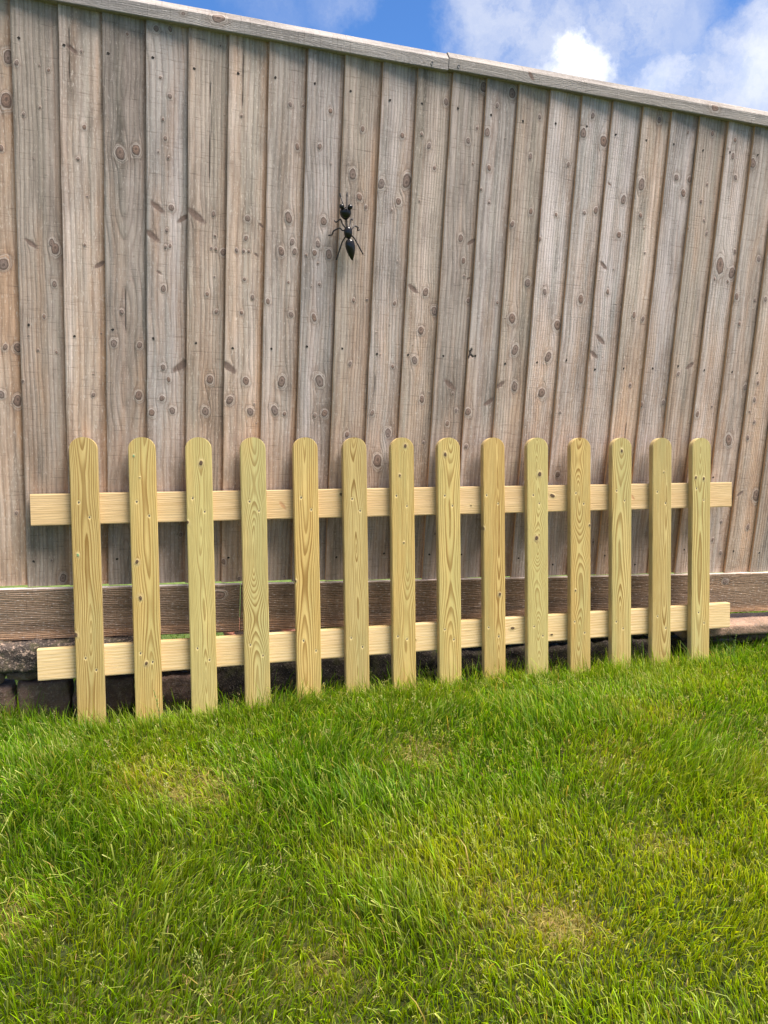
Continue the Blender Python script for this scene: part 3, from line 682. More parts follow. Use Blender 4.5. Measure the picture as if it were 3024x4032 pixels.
FOOT = -0.065
nails = [nail_mesh('nail', 0.0021, M_NAIL, 60 + k, 0.0002, 0.3) for k in range(4)]
flames = [(0.0, .012, .5), (0.01, .012, .55), (0.004, .008, .3), (0.0, .02, .35), (-0.006, .02, .6), (0.0, .010, .30), (0.012, .012, .32), (0.004, .016, .5),
          (0.012, .012, .45), (0.0, .013, .16), (-0.004, .016, .26), (-0.004, .014, .4), (0.014, .02, .7), (-0.006, .022, .75)]
for i in range(14):
    ks = [(u + PW * 500, v - FOOT * 1000, r, 'k' if t == 'g' else t) for (p, u, v, r, t) in PK if p == i]
    gks = [(u + PW * 500, v - FOOT * 1000) for (p, u, v, r, t) in PK if p == i and t == 'g']
    nl = [k for k in ks if k[3] == 'n']

    def pit(U, V, nl=nl):
        m_ = np.zeros_like(U)
        for a, bb, r, t in nl:
            d = np.sqrt((U - a / 1000) ** 2 + ((V - bb / 1000) / 1.3) ** 2) / (0.0036 + 0.0026 * vn(U * 420, V * 420, 3.0))
            m_ = np.maximum(m_, np.clip(1.25 - d, 0, 1))
        return m_

    def gk(U, V, gks=gks):
        m_ = np.zeros_like(U)
        for a, bb in gks: m_ = np.maximum(m_, (np.hypot(U - a / 1000, V - bb / 1000) < 0.012) * 1.0)
        return m_
    du0, dmp, zl = flames[i]
    s = i * PITCH + PD[i]
    pk = plank('pale', PW, PH - FOOT, 30, 0, PT, PT, 0.0, M_PINE, M_PINE_EDGE, ks, 11.3 + i * 2.1, panel,
               Matrix.Translation((s - PW / 2, 0, FOOT)), spacing=[.0042, .0046, .0036, .0040, .0050, .0040, .0042, .0050, .0044, .0040, .0044, .0056, .0050, .0052][i],
               flame=0.8, u0=PW / 2 + du0, damp=dmp * 1.5, zlen=zl * 2.7, rag=0.6, half=pale_shape, relief=0.0002, bev=0.0014, extra={'pit': pit, 'gk': gk})
    for a, bb, r, t in nl:
        place_mesh('nail', nails[int(a + bb) % 4], pk, (a / 1000, 0.0004, bb / 1000), a)

zero = lambda U, V: U * 0
for (b0, b1, u0_, u1_, sl, kn, seed, umid) in (
        (0.5092, 0.5968, -0.1447, 2.1467, 0.0, [(46, 695, 13, 'R'), (17, 875, 5, 'k'), (18, 1050, 4, 'k'), (35, 1590, 6, 'k'), (45, 1890, 11, 'R'), (60, 1300, 3, 'k')], 31.0, 0.055),
        (0.0756, 0.1639, -0.1405, 2.1444, 0.00084, [(70, 268, 10, 'R'), (35, 1440, 5, 'k'), (66, 1580, 4, 'k'), (14, 1850, 14, 'R'), (50, 1100, 6, 'k')], 37.0, 0.03)):
    o = plank('rail', b1 - b0, u1_ - u0_, 30, 470, 0.022, 0.022, 0.0, M_RAIL, M_RAIL, kn, seed, panel, None,
              spacing=0.0085 if seed > 35 else 0.0055, flame=0.3, u0=-0.03, damp=0.04, zlen=1.3, rag=0.5, relief=0.0003, bev=0.001, wav=0.0006,
              extra={'pit': zero, 'gk': zero})
    o.matrix_local = Matrix.Translation((u0_, PT + 0.0008, b1 + sl * u0_)) @ Matrix.Rotation(-sl, 4, 'Y') @ QR

# ---------------------------------------------------------------- ant ornament
mt, g, b = new_mat('glossy_black_paint', 0.16)
g.put(b.inputs['Base Color'], (0.012, 0.012, 0.013)); b.inputs['Coat Weight'].default_value = 0.0; b.inputs['Specular IOR Level'].default_value = 0.4
nz = g.noise(g.node('ShaderNodeTexCoord').outputs['Object'], 60, 3)
g.put(b.inputs['Roughness'], g.ss(nz, 0.3, 0.7, 0.08, 0.22))
g.put(b.inputs['Normal'], g.bump(nz, 0.25, 0.002))
M_ANT = mt
mt, g, b = new_mat('black_wire', 0.45)
g.put(b.inputs['Base Color'], g.ramp(g.noise(g.node('ShaderNodeTexCoord').outputs['Object'], 300, 2), [(0.3, (0.012, 0.012, 0.012)), (0.8, (0.05, 0.04, 0.04))]))
M_WIRE = mt


def lathe(name, p0, p1, prof, mat, parent, y0, y1, seg=24, flat=0.85):
    """body of revolution about the line p0-p1 (x,z), profile [(t, r)]"""
    a = Vector((p0[0], y0, p0[1])); c = Vector((p1[0], y1, p1[1])); ax = (c - a); L = ax.length; ax.normalize()
    e = ax.cross(Vector((0, 1, 0))).normalized(); f_ = e.cross(ax).normalized()
    vs, fs = [], []
    for t, r in prof:
        for k in range(seg):
            q = 2 * math.pi * k / seg
            vs.append(a + ax * (t * L) + e * (r * math.cos(q)) + f_ * (r * math.sin(q) * flat))
    n = len(prof)
    for i in range(n - 1):
        for k in range(seg):
            k2 = (k + 1) % seg
            fs.append([i * seg + k, i * seg + k2, (i + 1) * seg + k2, (i + 1) * seg + k])
    fs.append([k for k in range(seg)][::-1]); fs.append([(n - 1) * seg + k for k in range(seg)])
    return mesh_obj(name, vs, fs, mat, parent, smooth=True)


def tube(name, pts, r, mat, parent, seg=8, r_end=None):
    P = [Vector(p) for p in pts]
    Q = []
    for i in range(len(P) - 1):          # rounded bends
        for t in (0.0, 0.06, 0.5, 0.94): Q.append(P[i].lerp(P[i + 1], t))
    Q.append(P[-1])
    Q = [Q[0]] + [(Q[i - 1] + Q[i] * 2 + Q[i + 1]) / 4 for i in range(1, len(Q) - 1)] + [Q[-1]]
    vs, fs = [], []
    up = Vector((0, 1, 0))
    for i, p in enumerate(Q):
        d = (Q[min(i + 1, len(Q) - 1)] - Q[max(i - 1, 0)]).normalized()
        e = d.cross(up)
        e = e.normalized() if e.length > 1e-4 else Vector((1, 0, 0))
        f_ = e.cross(d)
        rr = r if r_end is None else r + (r_end - r) * i / (len(Q) - 1)
        for k in range(seg):
            q = 2 * math.pi * k / seg
            vs.append(p + e * rr * math.cos(q) + f_ * rr * math.sin(q))
    for i in range(len(Q) - 1):
        for k in range(seg):
            k2 = (k + 1) % seg
            fs.append([i * seg + k, (i + 1) * seg + k, (i + 1) * seg + k2, i * seg + k2])
    fs.append([k for k in range(seg)]); fs.append([(len(Q) - 1) * seg + k for k in range(seg)][::-1])
    return mesh_obj(name, vs, fs, mat, parent, smooth=True)


AO = Vector((0.508, -0.012, 1.055))
ant = empty('ant_ornament', Matrix.Translation(AO), 'glossy black metal ant ornament hanging on the weathered board fence', 'ornament')


def A2(x, z): return (x - AO.x, z - AO.z)


def A3(L, y0=-0.016, y1=0.008):
    n = len(L) - 1
    return [(x - AO.x, y0 + (y1 - y0) * k / n, z - AO.z) for k, (x, z) in enumerate(L)]


# head: wide at the eyes, rounded chin towards the neck
lathe('head', A2(0.5010, 1.1155), A2(0.5052, 1.0815), [(0, .0035), (.04, .009), (.12, .0132), (.28, .0162), (.45, .0168), (.62, .0155), (.78, .0125), (.90, .0080), (.98, .004), (1, .002)], M_ANT, ant, -0.018, -0.014)
for p in ((0.4892, 1.1146), (0.5137, 1.1158)):
    pr = [((1 - math.cos(math.pi * k / 12)) / 2, max(0.0075 * math.sin(math.pi * k / 12), 0.0003)) for k in range(13)]
    lathe('eye', A2(p[0], p[1] + 0.0075), A2(p[0], p[1] - 0.0075), pr, M_ANT, ant, -0.026, -0.026, 18, 1.0)
tube('mouth', A3([(0.4935, 1.1115), (0.4968, 1.1085), (0.5012, 1.1080), (0.5045, 1.1100)], -0.034, -0.034), 0.0012, M_WIRE, ant)
for L in ([(0.4925, 1.1200), (0.4897, 1.1290), (0.4876, 1.1372), (0.4866, 1.1415)], [(0.5030, 1.1080), (0.5036, 1.1200), (0.5042, 1.1340), (0.5047, 1.1450)]):
    an = tube('antenna', A3(L, -0.030, -0.020), 0.0018, M_WIRE, ant)
    e = L[-1]; d = (L[-1][0] - L[-2][0], L[-1][1] - L[-2][1]); q = math.hypot(*d); d = (d[0] / q, d[1] / q)
    tp = tube('antenna_tip', [(e[0] - AO.x, -0.020, e[1] - AO.z), (e[0] + d[0] * .006 - AO.x, -0.0195, e[1] + d[1] * .006 - AO.z), (e[0] + d[0] * .011 - AO.x, -0.019, e[1] + d[1] * .011 - AO.z)], 0.0029, M_WIRE, ant, 8, 0.0015)
    tp.parent = an
# spring neck
pts = []
for k in range(110):
    t = k / 109; a = t * 2 * math.pi * 8
    cx = 0.5058 + (0.5088 - 0.5058) * t; cz = 1.0825 + (1.0635 - 1.0825) * t
    pts.append((cx - AO.x + 0.0027 * math.cos(a), -0.014 + 0.0027 * math.sin(a), cz - AO.z))
tube('neck', pts[::1], 0.0009, M_WIRE, ant, 6)
th = [((1 - math.cos(math.pi * k / 16)) / 2, max(0.0124 * math.sin(math.pi * k / 16) ** 0.9, 0.0004)) for k in range(17)]
lathe('thorax', A2(0.5118, 1.0646), A2(0.5152, 1.0300), th, M_ANT, ant, -0.016, -0.014)
lathe('abdomen', A2(0.5172, 1.0302), A2(0.5298, 0.9712), [(0, .002), (.015, .006), (.05, .0095), (.11, .0121), (.2, .0138), (.32, .0144), (.45, .0138), (.6, .0118), (.75, .0088), (.87, .0055), (.95, .0030), (1, .0006)], M_ANT, ant, -0.016, -0.014)
for L in ([(0.5050, 1.0600), (0.4965, 1.0700), (0.4926, 1.0835), (0.4905, 1.0835), (0.4804, 1.0753), (0.4758, 1.0804)],
          [(0.5185, 1.0610), (0.5195, 1.0700), (0.5216, 1.0891), (0.5279, 1.0862), (0.5306, 1.0921)],
          [(0.5040, 1.0530), (0.4976, 1.0521), (0.4916, 1.0583), (0.4870, 1.0585), (0.4733, 1.0504), (0.47, 1.0395), (0.4598, 1.0377)],
          [(0.5235, 1.0570), (0.5323, 1.0695), (0.5452, 1.0672), (0.5451, 1.0586), (0.552, 1.0624)],
          [(0.5070, 1.0370), (0.4997, 1.0219), (0.4863, 0.9717)],
          [(0.5240, 1.0410), (0.536, 1.0345), (0.5664, 0.9944)]):
    tube('leg', A3(L, -0.014, 0.006), 0.0021, M_WIRE, ant)

# ---------------------------------------------------------------- low stone wall under the fence
def stone_mat(name, cols, speck, moss, sc=1.0):
    mt, g, b = new_mat(name, 0.95)
    oc = g.node('ShaderNodeTexCoord').outputs['Object']
    n1 = g.noise(oc, 16 * sc, 6, 0.65); n2 = g.noise(oc, 70 * sc, 5, 0.7); n3 = g.noise(oc, 260 * sc, 3, 0.6)
    col = g.ramp(n1, [(0.3, cols[0]), (0.5, cols[1]), (0.7, cols[2])])
    col = g.mix(g.ss(n2, 0.55, 0.61, 0, speck[3]), col, speck[:3])
    col = g.mix(g.ss(n3, 0.55, 0.7, 0, 0.5), col, (0.5, 0.43, 0.36))
    z = g.xyz(oc)[2]
    col = g.mix(g.ss(g.noise(oc, 24, 4, 0.6), 0.48, 0.66, 0, moss), col, (0.085, 0.085, 0.022))
    g.put(b.inputs['Base Color'], col)
    g.put(b.inputs['Normal'], g.bump(g.math('ADD', n2, g.math('MULTIPLY', n3, 0.5)), 1.0, 0.006))
    return mt


M_LICHEN = stone_mat('lichen_stone', [(0.020, 0.016, 0.014), (0.05, 0.038, 0.032), (0.13, 0.095, 0.07)], (0.40, 0.29, 0.22, 0.85), 0.35)
M_SAND = stone_mat('pale_sandstone', [(0.20, 0.14, 0.095), (0.30, 0.19, 0.13), (0.40, 0.26, 0.18)], (0.17, 0.13, 0.10, 0.7), 0.15)
M_RUBBLE = stone_mat('rubble_stone', [(0.12, 0.075, 0.055), (0.21, 0.13, 0.10), (0.30, 0.195, 0.15)], (0.36, 0.27, 0.22, 0.5), 0.25)


M_RUBBLE_SHADE = stone_mat('shaded_dark_rubble', [(0.02, 0.016, 0.013), (0.04, 0.03, 0.024), (0.07, 0.05, 0.04)], (0.10, 0.08, 0.065, 0.5), 0.4)  # darker copy of the rubble: shade under the rail painted into the colour


def stone(name, x0, x1, y0, y1, z0, z1, mat, parent, seed, amp=0.006, step=0.008, rnd_=0.012, fq=30):
    """rough block: rounded box surface pushed about by noise"""
    from mathutils import noise as mn
    nx, ny, nz_ = [max(3, int((q1 - q0) / step)) for q0, q1 in ((x0, x1), (y0, y1), (z0, z1))]
    vid = {}; vs = []; fs = []
    def vert(i, j, k):
        key = (i, j, k)
        if key in vid: return vid[key]
        p = Vector((x0 + (x1 - x0) * i / nx, y0 + (y1 - y0) * j / ny, z0 + (z1 - z0) * k / nz_))
        c = Vector((min(max(p.x, x0 + rnd_), x1 - rnd_), min(max(p.y, y0 + rnd_), y1 - rnd_), min(max(p.z, z0 + rnd_), z1 - rnd_)))
        d = p - c
        if d.length > 1e-9: p = c + d.normalized() * min(d.length, rnd_)
        q = (d.normalized() if d.length > 1e-9 else Vector((0, 0, 1)))
        h = mn.fractal(p * fq + Vector((seed, 0, 0)), 0.8, 2.1, 4)
        p = p + q * h * amp
        vid[key] = len(vs); vs.append(p)
        return vid[key]
    for i in range(nx):
        for j in range(ny):
            fs.append([vert(i, j, 0), vert(i, j + 1, 0), vert(i + 1, j + 1, 0), vert(i + 1, j, 0)])
            fs.append([vert(i, j, nz_), vert(i + 1, j, nz_), vert(i + 1, j + 1, nz_), vert(i, j + 1, nz_)])
    for i in range(nx):
        for k in range(nz_):
            fs.append([vert(i, 0, k), vert(i + 1, 0, k), vert(i + 1, 0, k + 1), vert(i, 0, k + 1)])
            fs.append([vert(i, ny, k), vert(i, ny, k + 1), vert(i + 1, ny, k + 1), vert(i + 1, ny, k)])
    for j in range(ny):
        for k in range(nz_):
            fs.append([vert(0, j, k), vert(0, j, k + 1), vert(0, j + 1, k + 1), vert(0, j + 1, k)])
            fs.append([vert(nx, j, k), vert(nx, j + 1, k), vert(nx, j + 1, k + 1), vert(nx, j, k + 1)])
    return mesh_obj(name, vs, fs, mat, parent, smooth=True)


WO = Vector((0.9, 0.0, -0.35))
wall = empty('stone_wall', Matrix.Translation(WO), 'low rough stone wall with lichened coping under the tall board fence', 'wall')


def wstone(name, x0, x1, y0, y1, z0, z1, mat, seed, **k):
    o = stone(name, x0 - WO.x, x1 - WO.x, y0 - WO.y, y1 - WO.y, z0 - WO.z, z1 - WO.z, mat, wall, seed, **k)
    return o


wstone('coping_stone', -0.92, -0.505, -0.055, 0.05, -0.235, -0.153, M_LICHEN, 3, amp=0.006)
wstone('coping_stone', -0.497, -0.006, -0.058, 0.05, -0.232, -0.152, M_LICHEN, 7, amp=0.006)
o = wstone('coping_stone', 1.78, 2.72, -0.085, 0.05, -0.222, -0.181, M_SAND, 11, amp=0.003, rnd_=0.008)
rs = random.Random(8)
x = -0.92
while x < 2.7:                                       # rubble courses
    wd = rs.uniform(0.12, 0.26)
    zt = -0.242 if (x < 0.0 or x > 1.7) else -0.215
    zm = zt - rs.uniform(0.028, 0.045)
    yf = -0.022 + rs.uniform(-0.008, 0.01) + (0.02 if x > 0 else 0) - (0.03 if x > 1.85 else 0)
    mr = M_RUBBLE_SHADE if -0.05 < x < 1.72 else M_RUBBLE
    wstone('rubble_stone', x, x + wd - 0.006, yf, 0.05, zm + 0.004, zt, mr, rs.random() * 50, amp=0.009, step=0.010, fq=22)
    wstone('rubble_stone', x + 0.03, x + wd + 0.02, yf - 0.004, 0.05, -0.42, zm - 0.003, mr, rs.random() * 50, amp=0.009, step=0.011, fq=22)
    x += wd

# ---------------------------------------------------------------- terracotta bowl behind the fence
mt, g, b = new_mat('terracotta', 0.85)
g.put(b.inputs['Base Color'], g.ramp(g.noise(g.node('ShaderNodeTexCoord').outputs['Object'], 30, 4), [(0.3, (0.42, 0.15, 0.08)), (0.7, (0.55, 0.24, 0.14))]))
M_TERRA = mt
bowl = empty('plant_bowl', Matrix.Translation((0.335, 0.34, -0.345)), 'round terracotta bowl behind the fence, seen through the gap under the gravel board', 'plant pot')
pr = [(0.085, 0.0), (0.09, 0.004), (0.112, 0.055), (0.116, 0.060), (0.126, 0.062), (0.130, 0.068), (0.130, 0.084), (0.126, 0.088), (0.116, 0.086), (0.108, 0.06), (0.08, 0.012), (0.002, 0.010)]
seg = 48; vs = []; fs = []
for r, z in pr:
    for k in range(seg): vs.append((r * math.cos(2 * math.pi * k / seg), r * math.sin(2 * math.pi * k / seg), z))
for i in range(len(pr) - 1):
    for k in range(seg):
        k2 = (k + 1) % seg; fs.append([i * seg + k, i * seg + k2, (i + 1) * seg + k2, (i + 1) * seg + k])
mesh_obj('bowl', vs, fs, M_TERRA, bowl, smooth=True)
vs = [(0, 0, 0.052)] + [(0.105 * math.cos(2 * math.pi * k / seg), 0.105 * math.sin(2 * math.pi * k / seg), 0.050) for k in range(seg)]
mt, g, b = new_mat('soil', 1.0)
nz = g.noise(g.node('ShaderNodeTexCoord').outputs['Object'], 80, 5, 0.7)
g.put(b.inputs['Base Color'], g.ramp(nz, [(0.3, (0.015, 0.01, 0.007)), (0.7, (0.06, 0.04, 0.028))])); g.put(b.inputs['Normal'], g.bump(nz, 1, 0.01))
M_SOIL = mt
mesh_obj('soil', vs, [[0, 1 + k, 1 + (k + 1) % seg] for k in range(seg)], M_SOIL, bowl)

# ---------------------------------------------------------------- lawn
def ground_z(x, y):
    xs = np.clip(x, -4, 6)
    base = -0.312 + 0.028 * (xs + 0.19)
    return base + 0.014 * (fbm(x * 2.3 + 5, y * 2.3, 3.0, 3) - 0.5) - 0.02 * np.clip(y - 0.02, 0, 1) - 0.040 * np.clip((y + 0.45) / 0.3, 0, 1) - 0.028 * np.clip((0.6 - x) / 0.8, 0, 1) * np.clip((y + 0.6) / 0.3, 0, 1)


def axis(lo, hi, near0, near1, step, ratio=1.35):
    a = list(np.arange(near0, near1, step)); s = step
    p = near1
    while p < hi: a.append(p); s *= ratio; p += s
    a.append(hi); s = step; p = near0 - step; L = []
    while p > lo: L.append(p); s *= ratio; p -= s
    L.append(lo)
    return np.array(sorted(set(L + a)))


# patches: x, y, radius, straw amount, yellow amount, height factor
PATCH = [(0.078, -0.66, 0.10, 0.9, 0.5, 0.55), (-0.06, -0.56, 0.11, 0.6, 0.9, 0.7), (0.665, -1.24, 0.065, 1.0, 1.2, 0.6), (0.60, -1.14, 0.09, 0.3, 2.0, 0.9), (0.54, -1.04, 0.06, 0.1, 1.6, 1.0),
         (1.10, -0.72, 0.12, 0.45, 0.7, 0.8), (0.62, -0.62, 0.10, 0.7, 0.4, 0.7), (0.98, -1.08, 0.07, 0.5, 0.5, 0.85),
         (0.25, -1.22, 0.09, 0.6, 0.5, 0.7), (-0.24, -0.98, 0.09, 0.6, 0.3, 0.7), (1.35, -0.55, 0.12, 0.4, 0.6, 0.8), (0.40, -0.95, 0.12, 0.2, 0.6, 0.8),
         (1.45, -0.95, 0.15, 0.6, 0.5, 0.8), (-0.6, -0.9, 0.15, 0.7, 0.5, 0.8), (0.5, -1.7, 0.2, 0.5, 0.5, 0.8)]
LUSH = [(-0.22, -0.62, 0.16), (-0.1, -0.85, 0.14), (0.33, -0.80, 0.16), (0.10, -1.10, 0.14), (0.36, -0.62, 0.13), (0.95, -0.5, 0.2), (1.25, -0.9, 0.15), (0.40, -1.20, 0.10),
        (-0.35, -0.3, 0.2), (0.5, -0.35, 0.15), (-0.45, -0.10, 0.14)]


def fields(x, y):
    dry = 0.36 * np.clip((fbm(x * 4.2, y * 4.2, 31.0, 4) - 0.55) * 3.2, 0, 1); yel = 0.75 * np.clip((fbm(x * 3.1 + 9, y * 3.1, 77.0, 3) - 0.42) * 2.6, 0, 1)
    hf = 0.85 + 0.5 * (fbm(x * 5.0, y * 5.0, 13.0, 3) - 0.5)
    for px, py, r, s, yl, h in PATCH:
        d2 = ((x - px) ** 2 + (y - py) ** 2) / r ** 2
        k = np.exp(-d2 * 1.2) * (0.55 + 0.9 * vn(x * 30, y * 30, px))
        dry = dry + s * k; yel = yel + yl * k; hf = hf * (1 - (1 - h) * np.clip(k, 0, 1))
    for px, py, r in LUSH:
        k = np.exp(-((x - px) ** 2 + (y - py) ** 2) / r ** 2)
        dry = dry * (1 - 0.8 * k); yel = yel * (1 - 0.6 * k); hf = hf * (1 + 0.35 * k)
    yel = yel * (0.6 + 0.4 * np.clip((-y - 0.35) / 0.4, 0, 1)) + 0.5 * np.clip((-y - 0.8) / 0.6, 0, 1)
    return np.clip(dry, 0, 1), np.clip(yel, 0, 1.2), hf


def lush_shade(x, y):
    k = 0.8 * np.exp(-((y + 0.22) / 0.16) ** 2) + 0.5 * np.clip((fbm(x * 3.7, y * 3.7, 61.0, 3) - 0.5) * 3, 0, 1)  # band along the fence paints shade as darker green; patches are lush growth
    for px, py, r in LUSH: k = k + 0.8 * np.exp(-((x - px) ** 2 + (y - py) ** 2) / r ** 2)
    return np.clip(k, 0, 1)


gx = axis(-60, 60, -1.6, 2.9, 0.02); gy = axis(-60, 80, -2.1, 0.9, 0.02)
GX, GY = np.meshgrid(gx, gy); GZ = ground_z(GX, GY)
ny_, nx_ = GX.shape; idx = np.arange(nx_ * ny_).reshape(ny_, nx_)
q = np.stack([idx[:-1, :-1], idx[:-1, 1:], idx[1:, 1:], idx[1:, :-1]], -1).reshape(-1, 4)
mt, g, b = new_mat('lawn_floor', 1.0)
pos = g.node('ShaderNodeNewGeometry').outputs['Position']
n1 = g.noise(pos, 6, 5, 0.6); n2 = g.noise(pos, 150, 4, 0.7)
dr = g.attr('dry')
c = g.ramp(n2, [(0.3, (0.016, 0.026, 0.002)), (0.55, (0.035, 0.055, 0.004)), (0.75, (0.08, 0.085, 0.008))])
c2 = g.ramp(n2, [(0.3, (0.11, 0.095, 0.015)), (0.55, (0.28, 0.23, 0.05)), (0.75, (0.50, 0.40, 0.13))])
c = g.mix(g.math('ADD', g.math('MULTIPLY', dr, 0.8), g.ss(n1, 0.5, 0.7, 0.0, 0.25), clamp=True), c, c2)
yy = g.xyz(pos)[1]
c3 = g.ramp(g.noise(pos, 45, 6, 0.75), [(0.3, (0.05, 0.085, 0.012)), (0.5, (0.12, 0.19, 0.03)), (0.72, (0.22, 0.27, 0.07))])
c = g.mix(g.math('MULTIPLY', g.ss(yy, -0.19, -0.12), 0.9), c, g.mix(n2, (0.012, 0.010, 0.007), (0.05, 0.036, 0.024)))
c = g.mix(g.ss(yy, 0.05, 0.12), c, c3)
g.put(b.inputs['Base Color'], c); g.put(b.inputs['Normal'], g.bump(n2, 1.0, 0.01))
M_LAWN = mt
dry0, _, _ = fields(GX, GY)
near = (GX > -1.8) & (GX < 3.1) & (GY > -2.3) & (GY < 0.1)
lawn = mesh_obj('lawn', np.stack([GX, GY, GZ], -1).reshape(-1, 3), q, M_LAWN, None, {'dry': (dry0 * near).reshape(-1)}, smooth=True)
tag(lawn, 'green garden lawn with straw coloured dry patches in front of the fence', 'lawn', kind='structure')


def blade_mat():
    mt = bpy.data.materials.new('grass_blades'); mt.use_nodes = True
    g = G(mt.node_tree); t = mt.node_tree; b = t.nodes['Principled BSDF']
    at = g.attr('col', 'Color')
    g.put(b.inputs['Base Color'], at); b.inputs['Roughness'].default_value = 0.42
    b.inputs['Specular IOR Level'].default_value = 0.32
    tr = g.node('ShaderNodeBsdfTranslucent')
    g.put(tr.inputs['Color'], g.mix(1.0, at, (1.35, 1.25, 0.4), 'MULTIPLY'))
    mx = g.node('ShaderNodeMixShader'); mx.inputs[0].default_value = 0.5
    t.links.new(b.outputs[0], mx.inputs[1]); t.links.new(tr.outputs[0], mx.inputs[2])
    t.links.new(mx.outputs[0], t.nodes['Material Output'].inputs[0])
    return mt


M_BLADE = blade_mat()
NP = np.random.RandomState(12)


def scatter(n, x0, x1, y0, y1):
    return NP.uniform(x0, x1, n), NP.uniform(y0, y1, n)


def blades(x, y, h, w, lean, az, col, tipcol, curl, zoff=0.0, blunt=None):
    n = len(x); z = ground_z(x, y) + zoff - 0.004
    T = np.array([0.0, 0.33, 0.68, 1.0]); WD = np.array([0.85, 1.0, 0.78, 0.12])
    fa = NP.uniform(0, math.pi, n)
    lx, ly = np.cos(az), np.sin(az)
    cx, cy = np.cos(fa), np.sin(fa)
    V = np.zeros((n, 8, 3), np.float32); C = np.ones((n, 8, 4), np.float32)
    for k, t in enumerate(T):
        b_ = lean * (t * 0.35 + 0.65 * t ** 1.8) + curl * t ** 3 * 0.5
        zz = t * np.sqrt(np.clip(1 - (np.minimum(b_ / max(t, 1e-3), 0.97)) ** 2, 0.05, 1))
        zz = zz - curl * 0.25 * t ** 4
        px = x + lx * b_ * h; py = y + ly * b_ * h; pz = z + zz * h
        ww = w * WD[k]
        if k == 3 and blunt is not None: ww = np.where(blunt, w * 0.6, ww)
        for s, o in ((-0.5, 0), (0.5, 1)):
            V[:, k * 2 + o, 0] = px + cx * ww * s; V[:, k * 2 + o, 1] = py + cy * ww * s; V[:, k * 2 + o, 2] = pz
            tt = t ** 3
            base = np.array([0.18, 0.19, 0.06]) if False else None
            C[:, k * 2 + o, :3] = col * (1 - tt) + tipcol * tt
    # straw tint at the base, darkened to paint shade between the blades
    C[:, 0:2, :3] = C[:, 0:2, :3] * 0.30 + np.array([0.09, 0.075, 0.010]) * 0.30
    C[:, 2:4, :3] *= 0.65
    F = np.array([[0, 1, 3, 2], [2, 3, 5, 4], [4, 5, 7, 6]])
    return V.reshape(-1, 3), C.reshape(-1, 4), (np.arange(n)[:, None, None] * 8 + F[None]).reshape(-1, 4)


def palette(n, yel, dryf):
    r = NP.rand(n, 1)
    g1 = np.array([0.066, 0.160, 0.001]); g2 = np.array([0.150, 0.275, 0.002]); g3 = np.array([0.092, 0.200, 0.018])
    c = np.where(r < 0.45, g1, np.where(r < 0.8, g2, g3)) * NP.uniform(0.5, 1.9, (n, 1))
    yc = np.array([0.40, 0.45, 0.008]); k = np.clip(yel[:, None] * NP.uniform(0.1, 1.0, (n, 1)), 0, 0.9)
    c = c * (1 - k) + yc * k
    return c


SETS = []


def lawn_layer(n, x0, x1, y0, y1, hmul=1.0, wmul=1.0):
    x, y = scatter(n, x0, x1, y0, y1)
    dry, yel, hf = fields(x, y)
    shel = np.clip((y + 0.17) / 0.06, 0, 1) * (x > -0.3) * (x < 1.9)
    keep = (NP.rand(n) > 0.3 * dry) & (NP.rand(n) > 0.72 * shel)
    x, y, dry, yel, hf = [q_[keep] for q_ in (x, y, dry, yel, hf)]; n = len(x)
    edge = np.exp(-((y + 0.08) / 0.10) ** 2)
    h = (0.025 + 0.037 * NP.rand(n) ** 1.2) * hf * (1 - 0.28 * np.clip((y + 0.45) / 0.15, 0, 1)) * (1 + 0.2 * edge) * (0.85 + 0.35 * lush_shade(x, y)) * hmul * 1.15
    long_ = NP.rand(n) < (0.05 + 0.06 * edge); h = np.where(long_, np.minimum(h * NP.uniform(1.3, 2.2, n), 0.12), h)
    w = NP.uniform(0.0012, 0.0028, n) * wmul; w = np.where(NP.rand(n) < 0.04, w * 1.9, w)
    fl = 6.28 * fbm(x * 2.6, y * 2.6, 51.0, 2) * 1.3 + NP.normal(0, 0.9, n)
    lean = np.clip(np.abs(NP.normal(0.26, 0.22, n)) + 0.25 * (fbm(x * 7, y * 7, 5.0, 2) - 0.4), 0.02, 0.93)
    curl = np.clip(NP.normal(0.10, 0.22, n), 0, 0.8)
    col = palette(n, yel, dry)
    lk = lush_shade(x, y)[:, None] * NP.uniform(0.3, 1.0, (n, 1))
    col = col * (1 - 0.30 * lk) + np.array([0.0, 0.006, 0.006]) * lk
    pale = NP.rand(n, 1) < 0.22
    tip = np.where(pale, np.array([0.60, 0.62, 0.18]) * NP.uniform(0.6, 1.2, (n, 1)), col * 1.7)
    dead = NP.rand(n, 1) < (0.012 + 0.14 * dry[:, None])
    straw = np.array([0.44, 0.33, 0.09]) * NP.uniform(0.6, 1.25, (n, 1))
    col = np.where(dead, straw, col); tip = np.where(dead, straw * 1.1, tip)
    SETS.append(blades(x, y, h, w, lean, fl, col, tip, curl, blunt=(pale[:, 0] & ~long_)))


def straw_layer(n, x0, x1, y0, y1):
    x, y = scatter(n, x0, x1, y0, y1)
    dry, yel, hf = fields(x, y)
    keep = NP.rand(n) < 0.03 + 0.65 * dry
    x, y, dry = x[keep], y[keep], dry[keep]; n = len(x)
    h = NP.uniform(0.015, 0.04, n); w = NP.uniform(0.0008, 0.0016, n)
    az_ = NP.uniform(0, 6.28, n); lean = NP.uniform(0.85, 0.97, n)
    base = np.where(NP.rand(n, 1) < 0.35, np.array([0.55, 0.36, 0.17]), np.array([0.60, 0.50, 0.15])) * NP.uniform(0.5, 1.2, (n, 1))
    SETS.append(blades(x, y, h, w, lean, az_, base, base * 1.15, NP.uniform(0, 0.4, n), zoff=NP.uniform(0.004, 0.016, n)))


